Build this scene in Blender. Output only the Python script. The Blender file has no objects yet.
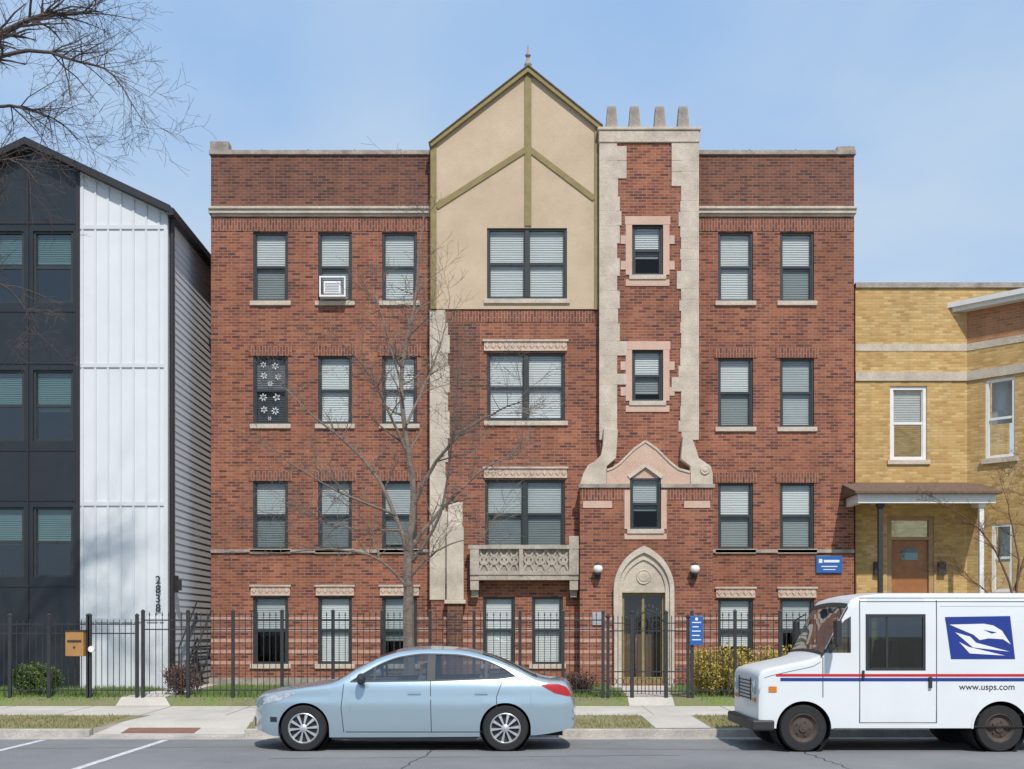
import bpy, math, random
from mathutils import Vector, Matrix
random.seed(7)
R=math.radians
S=bpy.context.scene; COL=S.collection
F=1200.0; HZ=628.0; CX=512.0; CH=1.7
def X(px,D): return (px-CX)*D/F
def Z(py,D): return CH+(HZ-py)*D/F
# ------------------------------------------------------------------ materials
def newmat(name):
    m=bpy.data.materials.new(name); m.use_nodes=True
    nt=m.node_tree; b=nt.nodes['Principled BSDF']; return m,nt,b
def N(nt,t,**k):
    n=nt.nodes.new(t)
    for a,v in k.items(): setattr(n,a,v)
    return n
def c4(c): return (c[0],c[1],c[2],1)
def mat(name,col,rough=.7,var=.25,scale=3.0,bump=0.0,bscale=40,metal=0,col2=None,coat=0,spec=None,fine=0.0):
    m,nt,b=newmat(name); L=nt.links
    tc=N(nt,'ShaderNodeTexCoord')
    n=N(nt,'ShaderNodeTexNoise'); n.inputs['Scale'].default_value=scale; n.inputs['Detail'].default_value=8; n.inputs['Roughness'].default_value=.65
    L.new(tc.outputs['Object'],n.inputs['Vector'])
    r=N(nt,'ShaderNodeValToRGB'); r.color_ramp.elements[0].position=.32; r.color_ramp.elements[1].position=.68
    if col2 is None: col2=tuple(x*(1-var) for x in col)
    r.color_ramp.elements[0].color=c4(col2); r.color_ramp.elements[1].color=c4(col)
    L.new(n.outputs['Fac'],r.inputs['Fac'])
    out=r.outputs['Color']
    if fine>0:
        n3=N(nt,'ShaderNodeTexNoise'); n3.inputs['Scale'].default_value=bscale; n3.inputs['Detail'].default_value=3
        L.new(tc.outputs['Object'],n3.inputs['Vector'])
        mr=N(nt,'ShaderNodeMapRange'); mr.inputs[1].default_value=.3; mr.inputs[2].default_value=.7; mr.inputs[3].default_value=1-fine; mr.inputs[4].default_value=1+fine
        L.new(n3.outputs['Fac'],mr.inputs[0])
        mx=N(nt,'ShaderNodeVectorMath',operation='MULTIPLY'); L.new(out,mx.inputs[0]); L.new(mr.outputs[0],mx.inputs[1]); out=mx.outputs[0]
    L.new(out,b.inputs['Base Color'])
    b.inputs['Roughness'].default_value=rough; b.inputs['Metallic'].default_value=metal
    if coat: b.inputs['Coat Weight'].default_value=coat; b.inputs['Coat Roughness'].default_value=.03
    if spec is not None: b.inputs['Specular IOR Level'].default_value=spec
    if bump>0:
        n2=N(nt,'ShaderNodeTexNoise'); n2.inputs['Scale'].default_value=bscale; n2.inputs['Detail'].default_value=5
        L.new(tc.outputs['Object'],n2.inputs['Vector'])
        bp=N(nt,'ShaderNodeBump'); bp.inputs['Strength'].default_value=bump; bp.inputs['Distance'].default_value=.02
        L.new(n2.outputs['Fac'],bp.inputs['Height']); L.new(bp.outputs[0],b.inputs['Normal'])
    return m
def brickmat(name,cols,mortar,vertical=False,bw=.205,bh=.068,diag=False,stain=.30,streak=.16):
    m,nt,b=newmat(name); L=nt.links
    tc=N(nt,'ShaderNodeTexCoord'); sp=N(nt,'ShaderNodeSeparateXYZ'); L.new(tc.outputs['Object'],sp.inputs[0])
    ad=N(nt,'ShaderNodeMath',operation='SUBTRACT' if diag else 'ADD'); L.new(sp.outputs[0],ad.inputs[0]); L.new(sp.outputs[1],ad.inputs[1])
    u=ad.outputs[0]
    if diag:
        ml=N(nt,'ShaderNodeMath',operation='MULTIPLY'); ml.inputs[1].default_value=.7; L.new(u,ml.inputs[0]); u=ml.outputs[0]
    cb=N(nt,'ShaderNodeCombineXYZ')
    if vertical: L.new(sp.outputs[2],cb.inputs[0]); L.new(u,cb.inputs[1])
    else: L.new(u,cb.inputs[0]); L.new(sp.outputs[2],cb.inputs[1])
    br=N(nt,'ShaderNodeTexBrick'); L.new(cb.outputs[0],br.inputs['Vector'])
    br.inputs['Scale'].default_value=1; br.inputs['Brick Width'].default_value=bw; br.inputs['Row Height'].default_value=bh
    br.inputs['Mortar Size'].default_value=.0085; br.inputs['Mortar Smooth'].default_value=.15; br.inputs['Bias'].default_value=0
    br.inputs['Color1'].default_value=(0,0,0,1); br.inputs['Color2'].default_value=(1,1,1,1); br.inputs['Mortar'].default_value=(.5,.5,.5,1)
    rp=N(nt,'ShaderNodeValToRGB'); e=rp.color_ramp.elements
    e[0].color=c4(cols[0]); e[1].color=c4(cols[-1])
    for i in range(1,len(cols)-1):
        q=e.new(i/(len(cols)-1)); q.color=c4(cols[i])
    L.new(br.outputs['Color'],rp.inputs['Fac'])
    n=N(nt,'ShaderNodeTexNoise'); n.inputs['Scale'].default_value=.45; n.inputs['Detail'].default_value=7; n.inputs['Roughness'].default_value=.65
    L.new(tc.outputs['Object'],n.inputs['Vector'])
    mr=N(nt,'ShaderNodeMapRange'); mr.inputs[1].default_value=.3; mr.inputs[2].default_value=.7; mr.inputs[3].default_value=1-stain; mr.inputs[4].default_value=1.12
    L.new(n.outputs['Fac'],mr.inputs[0])
    mpp=N(nt,'ShaderNodeMapping'); mpp.inputs['Scale'].default_value=(2.2,2.2,.22); L.new(tc.outputs['Object'],mpp.inputs[0])
    n5=N(nt,'ShaderNodeTexNoise'); n5.inputs['Scale'].default_value=1.6; n5.inputs['Detail'].default_value=5; L.new(mpp.outputs[0],n5.inputs['Vector'])
    mr5=N(nt,'ShaderNodeMapRange'); mr5.inputs[1].default_value=.35; mr5.inputs[2].default_value=.6; mr5.inputs[3].default_value=1-streak; mr5.inputs[4].default_value=1.03; L.new(n5.outputs['Fac'],mr5.inputs[0])
    mm=N(nt,'ShaderNodeMath',operation='MULTIPLY'); L.new(mr.outputs[0],mm.inputs[0]); L.new(mr5.outputs[0],mm.inputs[1])
    mx=N(nt,'ShaderNodeMix',data_type='RGBA'); L.new(br.outputs['Fac'],mx.inputs['Factor']); L.new(rp.outputs[0],mx.inputs[6]); mx.inputs[7].default_value=c4(mortar)
    vm=N(nt,'ShaderNodeVectorMath',operation='MULTIPLY'); L.new(mx.outputs[2],vm.inputs[0]); L.new(mm.outputs[0],vm.inputs[1])
    L.new(vm.outputs[0],b.inputs['Base Color']); b.inputs['Roughness'].default_value=.88
    bp=N(nt,'ShaderNodeBump',invert=True); bp.inputs['Strength'].default_value=.5; bp.inputs['Distance'].default_value=.008
    L.new(br.outputs['Fac'],bp.inputs['Height']); L.new(bp.outputs[0],b.inputs['Normal'])
    return m
def glassmat(name,tint,refl=.06,bump=.12):
    m,nt,b=newmat(name); L=nt.links; nt.nodes.remove(b)
    o=nt.nodes['Material Output']; t=N(nt,'ShaderNodeBsdfTransparent'); t.inputs[0].default_value=c4(tint)
    g=N(nt,'ShaderNodeBsdfGlossy'); g.inputs['Roughness'].default_value=.015; g.inputs['Color'].default_value=(.9,.95,1,1)
    if bump:
        tc=N(nt,'ShaderNodeTexCoord'); n=N(nt,'ShaderNodeTexNoise'); n.inputs['Scale'].default_value=1.3; L.new(tc.outputs['Object'],n.inputs['Vector'])
        bp=N(nt,'ShaderNodeBump'); bp.inputs['Strength'].default_value=bump; bp.inputs['Distance'].default_value=.03; L.new(n.outputs['Fac'],bp.inputs['Height']); L.new(bp.outputs[0],g.inputs['Normal'])
    lw=N(nt,'ShaderNodeLayerWeight'); lw.inputs[0].default_value=.5
    pw=N(nt,'ShaderNodeMath',operation='POWER'); pw.inputs[1].default_value=4; L.new(lw.outputs['Facing'],pw.inputs[0])
    ml=N(nt,'ShaderNodeMath',operation='MULTIPLY_ADD'); ml.inputs[1].default_value=.7; ml.inputs[2].default_value=refl; L.new(pw.outputs[0],ml.inputs[0])
    mx=N(nt,'ShaderNodeMixShader'); L.new(ml.outputs[0],mx.inputs[0]); L.new(t.outputs[0],mx.inputs[1]); L.new(g.outputs[0],mx.inputs[2]); L.new(mx.outputs[0],o.inputs[0])
    return m
M={}
M['brick']=brickmat('red_brick',[(.11,.032,.024),(.235,.066,.034),(.30,.092,.045),(.38,.13,.06),(.17,.048,.032)],(.31,.20,.15))
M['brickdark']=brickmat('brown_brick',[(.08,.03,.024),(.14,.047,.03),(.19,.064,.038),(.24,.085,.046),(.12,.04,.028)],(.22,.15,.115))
M['soldier']=brickmat('soldier_brick',[(.15,.045,.03),(.24,.07,.04),(.30,.095,.052)],(.35,.24,.18),vertical=True)
M['yellow']=brickmat('yellow_brick',[(.42,.24,.075),(.50,.31,.10),(.55,.36,.13),(.60,.42,.18)],(.44,.32,.17),stain=.14,streak=.10)
M['yellowd']=brickmat('yellow_brick_bay',[(.42,.24,.075),(.50,.31,.10),(.55,.36,.13),(.60,.42,.18)],(.44,.32,.17),diag=True,stain=.14,streak=.10)
M['orange']=brickmat('orange_brick_bay',[(.34,.14,.06),(.42,.19,.08),(.46,.21,.1)],(.4,.25,.16),diag=True,stain=.15)
M['stone']=mat('limestone',(.61,.53,.43),.85,scale=2.2,col2=(.41,.35,.28),bump=.4,bscale=30,fine=.12)
M['stoneg']=mat('grey_beige_stone',(.48,.42,.345),.88,scale=3.5,col2=(.30,.26,.215),bump=.45,bscale=30,fine=.15)
M['stoned']=mat('weathered_limestone',(.43,.37,.31),.9,scale=3,col2=(.22,.19,.165),bump=.4,bscale=30,fine=.15)
M['stonep']=mat('pinkish_stone',(.60,.42,.33),.85,scale=2,col2=(.51,.34,.26),bump=.3,fine=.10)
M['band']=mat('pink_band_stone',(.56,.34,.26),.85,scale=4,col2=(.42,.22,.16),bump=.3,fine=.10)
M['stucco']=mat('tan_stucco',(.58,.455,.32),.92,scale=1.2,col2=(.49,.375,.26),bump=.35,bscale=60,fine=.05)
M['olive']=mat('olive_trim',(.28,.22,.08),.65,scale=6,var=.3,bump=.1)
M['frame']=mat('dark_window_frame',(.035,.042,.042),.45,scale=8,var=.3)
M['whitef']=mat('white_painted_frame',(.78,.78,.75),.5,scale=6,var=.12)
M['glass']=glassmat('window_glass',(.86,.89,.88),.06)
M['glassd']=glassmat('screened_glass',(.56,.60,.60),.03)
M['tealglass']=glassmat('teal_glass',(.42,.56,.54),.10)
M['carglass']=glassmat('car_glass',(.60,.66,.64),.12,0)
M['vanglass']=glassmat('van_glass',(.30,.42,.38),.12,0)
M['windglass']=glassmat('windscreen_glass',(.62,.70,.72),.24,0)
M['doorglass']=glassmat('door_glass',(.50,.53,.49),.07)
M['blind']=mat('white_blind',(.74,.75,.74),.6,scale=2,var=.06)
M['blindg']=mat('grey_blind',(.50,.53,.53),.6,scale=2,var=.15)
M['dark']=mat('dark_interior',(.03,.03,.032),.9)
M['seatm']=mat('grey_upholstery',(.20,.20,.21),.9)
M['iron']=mat('black_iron',(.035,.037,.042),.5,scale=10,var=.4)
M['siding']=mat('white_siding',(.68,.71,.73),.6,scale=1.3,var=.07)
M['battenm']=mat('white_batten',(.62,.65,.67),.6,scale=1.3,var=.07)
M['lap']=mat('grey_lap_siding',(.66,.70,.74),.6,scale=1.3,var=.08)
M['panel']=mat('charcoal_panel',(.022,.027,.032),.28,scale=2,var=.25)
M['roofb']=mat('black_metal_roof',(.02,.02,.023),.5)
M['shingle']=mat('brown_shingle',(.20,.13,.09),.9,scale=14,var=.5,bump=.5)
M['concrete']=mat('concrete',(.60,.555,.48),.9,scale=.9,col2=(.46,.425,.37),bump=.3,bscale=50,fine=.12)
M['kerb']=mat('kerb_concrete',(.52,.48,.42),.9,scale=2.5,col2=(.32,.30,.27),bump=.4,fine=.15)
M['asphalt']=mat('asphalt',(.245,.243,.24),.92,scale=.5,col2=(.175,.174,.175),bump=.6,bscale=70,fine=.32)
M['paint']=mat('road_paint',(.78,.78,.76),.8,scale=9,col2=(.38,.38,.37))
M['soil']=mat('parkway_turf',(.30,.25,.14),.98,scale=1.7,col2=(.16,.16,.06),bump=.6,fine=.3)
M['lawn']=mat('yard_turf',(.15,.20,.05),.98,scale=1.6,col2=(.20,.18,.10),bump=.6,fine=.3)
M['earth']=mat('bare_earth',(.17,.14,.10),.98,scale=.3,var=.3)
M['bladeg']=mat('green_blades',(.14,.24,.04),.8,scale=2,var=.35)
M['bladed']=mat('dry_blades',(.36,.30,.15),.85,scale=1.6,col2=(.17,.19,.06))
M['bark']=mat('grey_bark',(.24,.19,.15),.9,scale=9,var=.45,bump=.8,bscale=35)
M['barkd']=mat('dark_bark',(.10,.08,.07),.9,scale=9,var=.4,bump=.6)
M['barkr']=mat('reddish_bark',(.19,.11,.08),.9,scale=9,var=.4)
M['wood']=mat('varnished_wood',(.40,.16,.055),.4,scale=4,var=.35)
M['wood2']=mat('light_wood_trim',(.42,.27,.13),.5,scale=4,var=.3)
M['ltwood']=mat('tan_box',(.42,.22,.07),.6,scale=5)
M['carpaint']=mat('pale_blue_metallic',(.42,.54,.61),.26,scale=.7,var=.03,metal=.5,coat=.9)
M['vanpaint']=mat('white_vehicle_paint',(.74,.77,.77),.38,scale=1.5,var=.06,coat=.25)
M['rub']=mat('black_rubber',(.022,.022,.023),.85,scale=10)
M['plast']=mat('black_plastic',(.03,.031,.033),.55,scale=8)
M['rim']=mat('silver_rim',(.60,.61,.62),.35,metal=.6,var=.1)
M['rimb']=mat('dark_steel_wheel',(.085,.062,.05),.75,var=.4,scale=12)
M['chrome']=mat('chrome',(.7,.7,.72),.15,metal=1,var=.05)
M['redl']=mat('red_lens',(.50,.012,.012),.2,var=.2,coat=.5)
M['oral']=mat('orange_lens',(.75,.22,.02),.25,var=.2)
M['clr']=mat('clear_lens',(.55,.58,.62),.12,var=.5,scale=20,coat=.8)
M['blue']=mat('deep_blue_decal',(.015,.04,.25),.4,var=.05)
M['red']=mat('red_decal',(.55,.02,.03),.4,var=.05)
M['bluesign']=mat('blue_sign',(.02,.12,.42),.4,var=.1)
M['white']=mat('white_paint',(.80,.80,.80),.45,var=.04)
M['globe']=mat('white_globe',(.82,.80,.74),.25,var=.06)
M['leafg']=mat('green_leaves',(.12,.20,.035),.6,scale=6,col2=(.06,.10,.02))
M['leafy']=mat('yellow_leaves',(.58,.44,.08),.65,scale=6,col2=(.30,.24,.05))
M['leafb']=mat('brown_leaves',(.17,.09,.065),.8,scale=6,col2=(.09,.055,.04))
M['tactile']=mat('red_brick_pad',(.26,.13,.09),.9,scale=6)
# ------------------------------------------------------------------ mesh helper
WL={}
class MB:
    def __init__(s): s.v=[]; s.f=[]
    def add(s,vs,fs):
        o=len(s.v); s.v+=[tuple(v) for v in vs]; s.f+=[tuple(i+o for i in f) for f in fs]
    def quad(s,a,b,c,d): s.add([a,b,c,d],[(0,1,2,3)])
    def box(s,x0,x1,y0,y1,z0,z1):
        if x0>x1:x0,x1=x1,x0
        if y0>y1:y0,y1=y1,y0
        if z0>z1:z0,z1=z1,z0
        s.add([(x0,y0,z0),(x1,y0,z0),(x1,y1,z0),(x0,y1,z0),(x0,y0,z1),(x1,y0,z1),(x1,y1,z1),(x0,y1,z1)],
              [(0,3,2,1),(4,5,6,7),(0,1,5,4),(1,2,6,5),(2,3,7,6),(3,0,4,7)])
    def prism(s,poly,y0,y1):
        a=sum(poly[i][0]*poly[(i+1)%len(poly)][1]-poly[(i+1)%len(poly)][0]*poly[i][1] for i in range(len(poly)))
        if a<0: poly=poly[::-1]
        n=len(poly)
        s.add([(p[0],y0,p[1]) for p in poly]+[(p[0],y1,p[1]) for p in poly],
              [tuple(range(n)),tuple(range(2*n-1,n-1,-1))]+[(i,i+n,(i+1)%n+n,(i+1)%n) for i in range(n)])
    def prismx(s,poly,x0,x1):
        n=len(poly)
        s.add([(x0,p[0],p[1]) for p in poly]+[(x1,p[0],p[1]) for p in poly],
              [tuple(range(n-1,-1,-1)),tuple(range(n,2*n))]+[(i,(i+1)%n,(i+1)%n+n,i+n) for i in range(n)])
    def bar(s,x0,z0,x1,z1,w,y0,y1):
        dx,dz=x1-x0,z1-z0; l=math.hypot(dx,dz); nx,nz=-dz/l*w/2,dx/l*w/2
        s.prism([(x0-nx,z0-nz),(x1-nx,z1-nz),(x1+nx,z1+nz),(x0+nx,z0+nz)],y0,y1)
    def frustum(s,cx,cy,z0,z1,a0,a1,b0=None,b1=None):
        b0=a0 if b0 is None else b0; b1=a1 if b1 is None else b1
        s.add([(cx-a0,cy-b0,z0),(cx+a0,cy-b0,z0),(cx+a0,cy+b0,z0),(cx-a0,cy+b0,z0),(cx-a1,cy-b1,z1),(cx+a1,cy-b1,z1),(cx+a1,cy+b1,z1),(cx-a1,cy+b1,z1)],
              [(0,3,2,1),(4,5,6,7),(0,1,5,4),(1,2,6,5),(2,3,7,6),(3,0,4,7)])
    def lathe(s,c,prof,n=20,axis='z'):
        vs=[];fs=[]
        for (r,h) in prof:
            for k in range(n):
                a=2*math.pi*k/n
                if axis=='z': vs.append((c[0]+r*math.cos(a),c[1]+r*math.sin(a),c[2]+h))
                else: vs.append((c[0]+r*math.cos(a),c[1]+h,c[2]+r*math.sin(a)))
        for i in range(len(prof)-1):
            for k in range(n):
                k2=(k+1)%n; fs.append((i*n+k,i*n+k2,(i+1)*n+k2,(i+1)*n+k))
        s.add(vs,fs)
    def tube(s,pts,radii,n=6):
        vs=[];fs=[]; m=len(pts)
        for i,p in enumerate(pts):
            t=(Vector(pts[min(i+1,m-1)])-Vector(pts[max(i-1,0)]))
            if t.length<1e-6: t=Vector((0,0,1))
            t.normalize(); a=t.cross(Vector((.31,.93,.17))); a.normalize(); b=t.cross(a)
            r=radii[i]
            for k in range(n):
                q=2*math.pi*k/n; v=Vector(p)+a*(r*math.cos(q))+b*(r*math.sin(q)); vs.append(tuple(v))
        for i in range(m-1):
            for k in range(n): k2=(k+1)%n; fs.append((i*n+k,i*n+k2,(i+1)*n+k2,(i+1)*n+k))
        fs.append(tuple(range(n-1,-1,-1))); fs.append(tuple((m-1)*n+k for k in range(n)))
        s.add(vs,fs)
    def build(s,name,m,parent=None,smooth=False,bevel=0,origin=None,recalc=False):
        base=WL[parent.name] if parent else Vector((0,0,0))
        if origin is None:
            origin=base if parent else Vector((0,0,0))
            if not parent and s.v:
                xs=[v[0] for v in s.v]; ys=[v[1] for v in s.v]; zs=[v[2] for v in s.v]
                origin=Vector(((min(xs)+max(xs))/2,(min(ys)+max(ys))/2,min(zs)))
        origin=Vector(origin)
        me=bpy.data.meshes.new(name); me.from_pydata([(v[0]-origin[0],v[1]-origin[1],v[2]-origin[2]) for v in s.v],[],s.f)
        me.update()
        if recalc:
            import bmesh
            bm=bmesh.new(); bm.from_mesh(me); bmesh.ops.remove_doubles(bm,verts=bm.verts,dist=.0004); bmesh.ops.recalc_face_normals(bm,faces=bm.faces); bm.to_mesh(me); bm.free()
        if smooth:
            me.shade_smooth(); me.set_sharp_from_angle(angle=R(38))
        me.materials.append(M[m] if isinstance(m,str) else m)
        o=bpy.data.objects.new(name,me); COL.objects.link(o); o.location=origin-base
        if parent: o.parent=parent
        WL[o.name]=origin
        if bevel:
            b=o.modifiers.new('bevel','BEVEL'); b.width=bevel; b.segments=2; b.limit_method='ANGLE'
        return o
def thing(name,label,cat,loc,group=None):
    o=bpy.data.objects.new(name,None); COL.objects.link(o); o.location=loc; o.empty_display_size=.3
    WL[o.name]=Vector(loc); o['label']=label; o['category']=cat
    if group:o['group']=group
    return o
def tag(o,label,cat,group=None,kind=None):
    o['label']=label; o['category']=cat
    if group:o['group']=group
    if kind:o['kind']=kind
    return o
def st(o): o['kind']='structure'; return o
def text(s,size,loc,rot,m,name,parent,depth=.002,bold=0):
    cu=bpy.data.curves.new(name,'FONT'); cu.body=s; cu.size=size; cu.extrude=depth; cu.offset=bold; cu.align_x='CENTER'; cu.align_y='CENTER'
    t=bpy.data.objects.new('tmp',cu); COL.objects.link(t); bpy.context.view_layer.update()
    me=bpy.data.meshes.new_from_object(t.evaluated_get(bpy.context.evaluated_depsgraph_get()))
    bpy.data.objects.remove(t); me.materials.clear(); me.materials.append(M[m])
    o=bpy.data.objects.new(name,me); COL.objects.link(o); o.rotation_euler=rot
    o.location=Vector(loc)-(WL[parent.name] if parent else Vector((0,0,0)))
    if parent:o.parent=parent
    WL[o.name]=Vector(loc); return o
def wall(mb,x0,x1,z0,z1,y,holes,depth=.14):
    xs=sorted(set([x0,x1]+[min(max(v,x0),x1) for h in holes for v in (h[0],h[1])]))
    zs=sorted(set([z0,z1]+[min(max(v,z0),z1) for h in holes for v in (h[2],h[3])]))
    for i in range(len(xs)-1):
        for j in range(len(zs)-1):
            cx,cz=(xs[i]+xs[i+1])/2,(zs[j]+zs[j+1])/2
            if any(h[0]<cx<h[1] and h[2]<cz<h[3] for h in holes): continue
            mb.quad((xs[i],y,zs[j]),(xs[i+1],y,zs[j]),(xs[i+1],y,zs[j+1]),(xs[i],y,zs[j+1]))
    if depth:
        for a,b,c,d in holes:
            if b<=x0 or a>=x1 or d<=z0 or c>=z1: continue
            c2=max(c,z0); d2=min(d,z1)
            mb.quad((a,y,c2),(a,y,d2),(a,y+depth,d2),(a,y+depth,c2)); mb.quad((b,y,d2),(b,y,c2),(b,y+depth,c2),(b,y+depth,d2))
            if c>=z0: mb.quad((a,y,c),(a,y+depth,c),(b,y+depth,c),(b,y,c))
            if d<=z1: mb.quad((a,y,d),(b,y,d),(b,y+depth,d),(a,y+depth,d))
def hole(p,D): return (X(p[0],D),X(p[2],D),Z(p[3],D),Z(p[1],D))
def window(parent,p,D,n=1,fm='frame',drop=1.0,bl='blind',gl=('glass','glassd'),sill='stone',frw=.055,lintel=None,sillw=.05,rail=True,blind=True):
    x0,x1,z0,z1=hole(p,D); y=D-.03
    org=((x0+x1)/2,D,z0)
    f=MB(); yf0,yf1=y+.07,y+.15
    f.box(x0,x0+frw,yf0,yf1,z0,z1); f.box(x1-frw,x1,yf0,yf1,z0,z1); f.box(x0+frw,x1-frw,yf0,yf1,z1-frw,z1); f.box(x0+frw,x1-frw,yf0,yf1,z0,z0+frw)
    w=(x1-x0)/n; zm=(z0+z1)/2
    for k in range(1,n):
        c=x0+w*k; f.box(c-.05,c+.05,yf0-.01,yf1,z0+frw,z1-frw)
    if rail:
        for k in range(n):
            a=x0+w*k+(frw if k==0 else .05); b=x0+w*(k+1)-(frw if k==n-1 else .05)
            f.box(a,b,yf0+.012,yf1+.01,zm-.03,zm+.03)
            f.box(a,a+.03,yf0+.02,yf1,z0+frw,zm-.03); f.box(b-.03,b,yf0+.02,yf1,z0+frw,zm-.03)
            f.box(a,a+.022,yf0+.03,yf1,zm+.03,z1-frw); f.box(b-.022,b,yf0+.03,yf1,zm+.03,z1-frw)
    wn=f.build('window',fm,parent,origin=org)
    g=MB(); g.quad((x0+.02,y+.12,zm),(x1-.02,y+.12,zm),(x1-.02,y+.12,z1-.02),(x0+.02,y+.12,z1-.02)); g.build('upper_glass',gl[0],wn)
    g=MB(); g.quad((x0+.02,y+.105,z0+.02),(x1-.02,y+.105,z0+.02),(x1-.02,y+.105,zm),(x0+.02,y+.105,zm)); g.build('lower_glass',gl[1],wn)
    if blind and drop>0:
        for k in range(n):
            b=MB(); a0=x0+w*k+.05; a1=x0+w*(k+1)-.05
            dr=drop if n==1 else max(0.2,min(1,drop+random.uniform(-.06,.02)))
            zz=z1-.06; ze=z1-(z1-z0)*dr
            b.box(a0,a1,y+.162,y+.19,zz,zz+.04)
            while zz>ze:
                j=random.uniform(-.003,.003)
                b.add([(a0,y+.162,zz-.040),(a1,y+.162,zz-.040+j),(a1,y+.182,zz+j),(a0,y+.182,zz)],[(0,1,2,3)]); zz-=.042
            b.box(a0,a1,y+.162,y+.185,zz-.02,zz+.005)
            b.build('blind',bl,wn)
    if sill:
        s=MB(); s.box(x0-.07,x1+.07,D-sillw,D+.10,z0-.11,z0-.002); s.build('sill',sill,wn,bevel=.008)
    if lintel:
        s=MB(); s.box(x0-.1,x1+.1,D-.02,D+.05,z1+.004,z1+.24); s.build('lintel',lintel,wn)
    return wn
# ------------------------------------------------------------------ ground
def gz(y):
    pts=[(0,0),(18.6,0),(18.75,.13),(21,.17),(23,.2),(23.35,.35),(200,.35)]
    for (a,b),(c,d) in zip(pts,pts[1:]):
        if a<=y<=c: return b+(d-b)*(y-a)/(c-a)
    return .35
m=MB(); m.quad((-400,-200,-.06),(400,-200,-.06),(400,600,-.06),(-400,600,-.06)); st(m.build('ground','earth'))
m=MB(); m.quad((-80,4,0),(80,4,0),(80,18.3,0),(-80,18.3,0)); st(m.build('road','asphalt'))
m=MB(); m.box(-80,80,18.3,18.6,-.05,.008); st(m.build('gutter','kerb'))
m=MB(); m.box(-80,-6.55,18.6,18.76,-.05,.13); m.box(-4.15,80,18.6,18.76,-.05,.13); m.box(-6.55,-4.15,18.6,18.76,-.05,.035); st(m.build('kerb','kerb',bevel=.015))
m=MB()
m.quad((-80,18.76,.13),(-6.55,18.76,.13),(-6.3,21,.17),(-80,21,.17)); m.quad((-4.15,18.76,.13),(80,18.76,.13),(80,21,.17),(-4.5,21,.17)); st(m.build('parkway','soil'))
m=MB(); xk=-80
while xk<80:
    m.quad((xk,21,.172),(xk+1.48,21,.172),(xk+1.48,23,.203),(xk,23,.203)); xk+=1.5
m.quad((-80,20.98,.165),(80,20.98,.165),(80,23.02,.196),(-80,23.02,.196))
st(m.build('sidewalk','concrete'))
m=MB(); m.quad((-80,23,.2),(80,23,.2),(80,23.35,.35),(-80,23.35,.35)); m.quad((-80,23.35,.35),(80,23.35,.35),(80,60,.35),(-80,60,.35)); st(m.build('yard','lawn'))
m=MB()
m.quad((-6.55,18.762,.035),(-4.15,18.762,.035),(-4.3,19.9,.155),(-6.42,19.9,.155)); m.quad((-6.42,19.9,.155),(-4.3,19.9,.155),(-4.5,21,.173),(-6.3,21,.173))
m.add([(-6.55,18.762,.035),(-6.42,19.9,.155),(-6.55,18.762,.132)],[(0,1,2)]); m.add([(-4.15,18.762,.035),(-4.3,19.9,.155),(-4.15,18.762,.132)],[(0,2,1)])
m.quad((2.25,18.762,.136),(3.12,18.762,.136),(3.12,21,.178),(2.25,21,.178))
m.add([(2.25,23,.207),(3.12,23,.207),(3.12,23.35,.357),(2.25,23.35,.357)],[(0,1,2,3)]); m.quad((2.25,23.35,.357),(3.12,23.35,.357),(3.55,27.8,.357),(2.5,27.8,.357))
m.add([(-7.6,23,.207),(-6.55,23,.207),(-6.75,23.35,.357),(-7.6,23.35,.357)],[(0,1,2,3)]); m.quad((-7.6,23.35,.357),(-6.75,23.35,.357),(-7.2,32,.357),(-7.6,32,.357))
st(m.build('path','concrete'))
m=MB(); m.quad((-6.15,18.85,.050),(-5.0,18.85,.050),(-5.0,19.3,.098),(-6.15,19.3,.098)); st(m.build('paving_pad','tactile'))
m=MB()
for xx in (-5.25,-7.1,9.5): m.quad((xx-.055,12.5,.004),(xx+.055,12.5,.004),(xx+.055,18.2,.004),(xx-.055,18.2,.004))
st(m.build('road_marking','paint'))
m=MB()
for (xa,ya,xb,yb) in [(-9,16.8,-3,17.2),(-3.2,15.6,2.2,16.0),(1.0,16.9,4.5,16.6),(-1.4,14,-.9,18.2),(4.1,14,3.9,18.2)]:
    p=[];n=24
    for i in range(n+1):
        t=i/n; p.append((xa+(xb-xa)*t+random.uniform(-.04,.04),ya+(yb-ya)*t+random.uniform(-.04,.04)))
    for a,b in zip(p,p[1:]):
        dx,dy=b[0]-a[0],b[1]-a[1]; l=math.hypot(dx,dy); nx,ny=-dy/l*.008,dx/l*.008
        m.quad((a[0]-nx,a[1]-ny,.003),(b[0]-nx,b[1]-ny,.003),(b[0]+nx,b[1]+ny,.003),(a[0]+nx,a[1]+ny,.003))
st(m.build('road_crack','plast'))
def blades(name,n,xr,yr,h,mt,label,skip):
    m=MB()
    for i in range(n):
        x=random.uniform(*xr); y=random.uniform(*yr)
        if skip(x,y): continue
        z=gz(y); hh=random.uniform(h*.4,h); a=random.uniform(0,6.28); dx,dy=math.cos(a)*.008,math.sin(a)*.008
        lx,ly=random.uniform(-.03,.03),random.uniform(-.03,.03)
        m.add([(x-dx,y-dy,z),(x+dx,y+dy,z),(x+lx,y+ly,z+hh)],[(0,1,2)])
    return tag(m.build(name,mt),label,'grass',kind='stuff')
blades('grass',28000,(-12,11),(18.8,20.98),.06,'bladed','patchy dry grass on the strip between kerb and sidewalk',
  lambda x,y:(-6.6<x<-4.1) or (2.2<x<3.17) or (math.sin(x*1.7+y*2.3)+math.sin(x*.6-1.3*y)+random.uniform(-.7,.7)<-.8))
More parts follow.
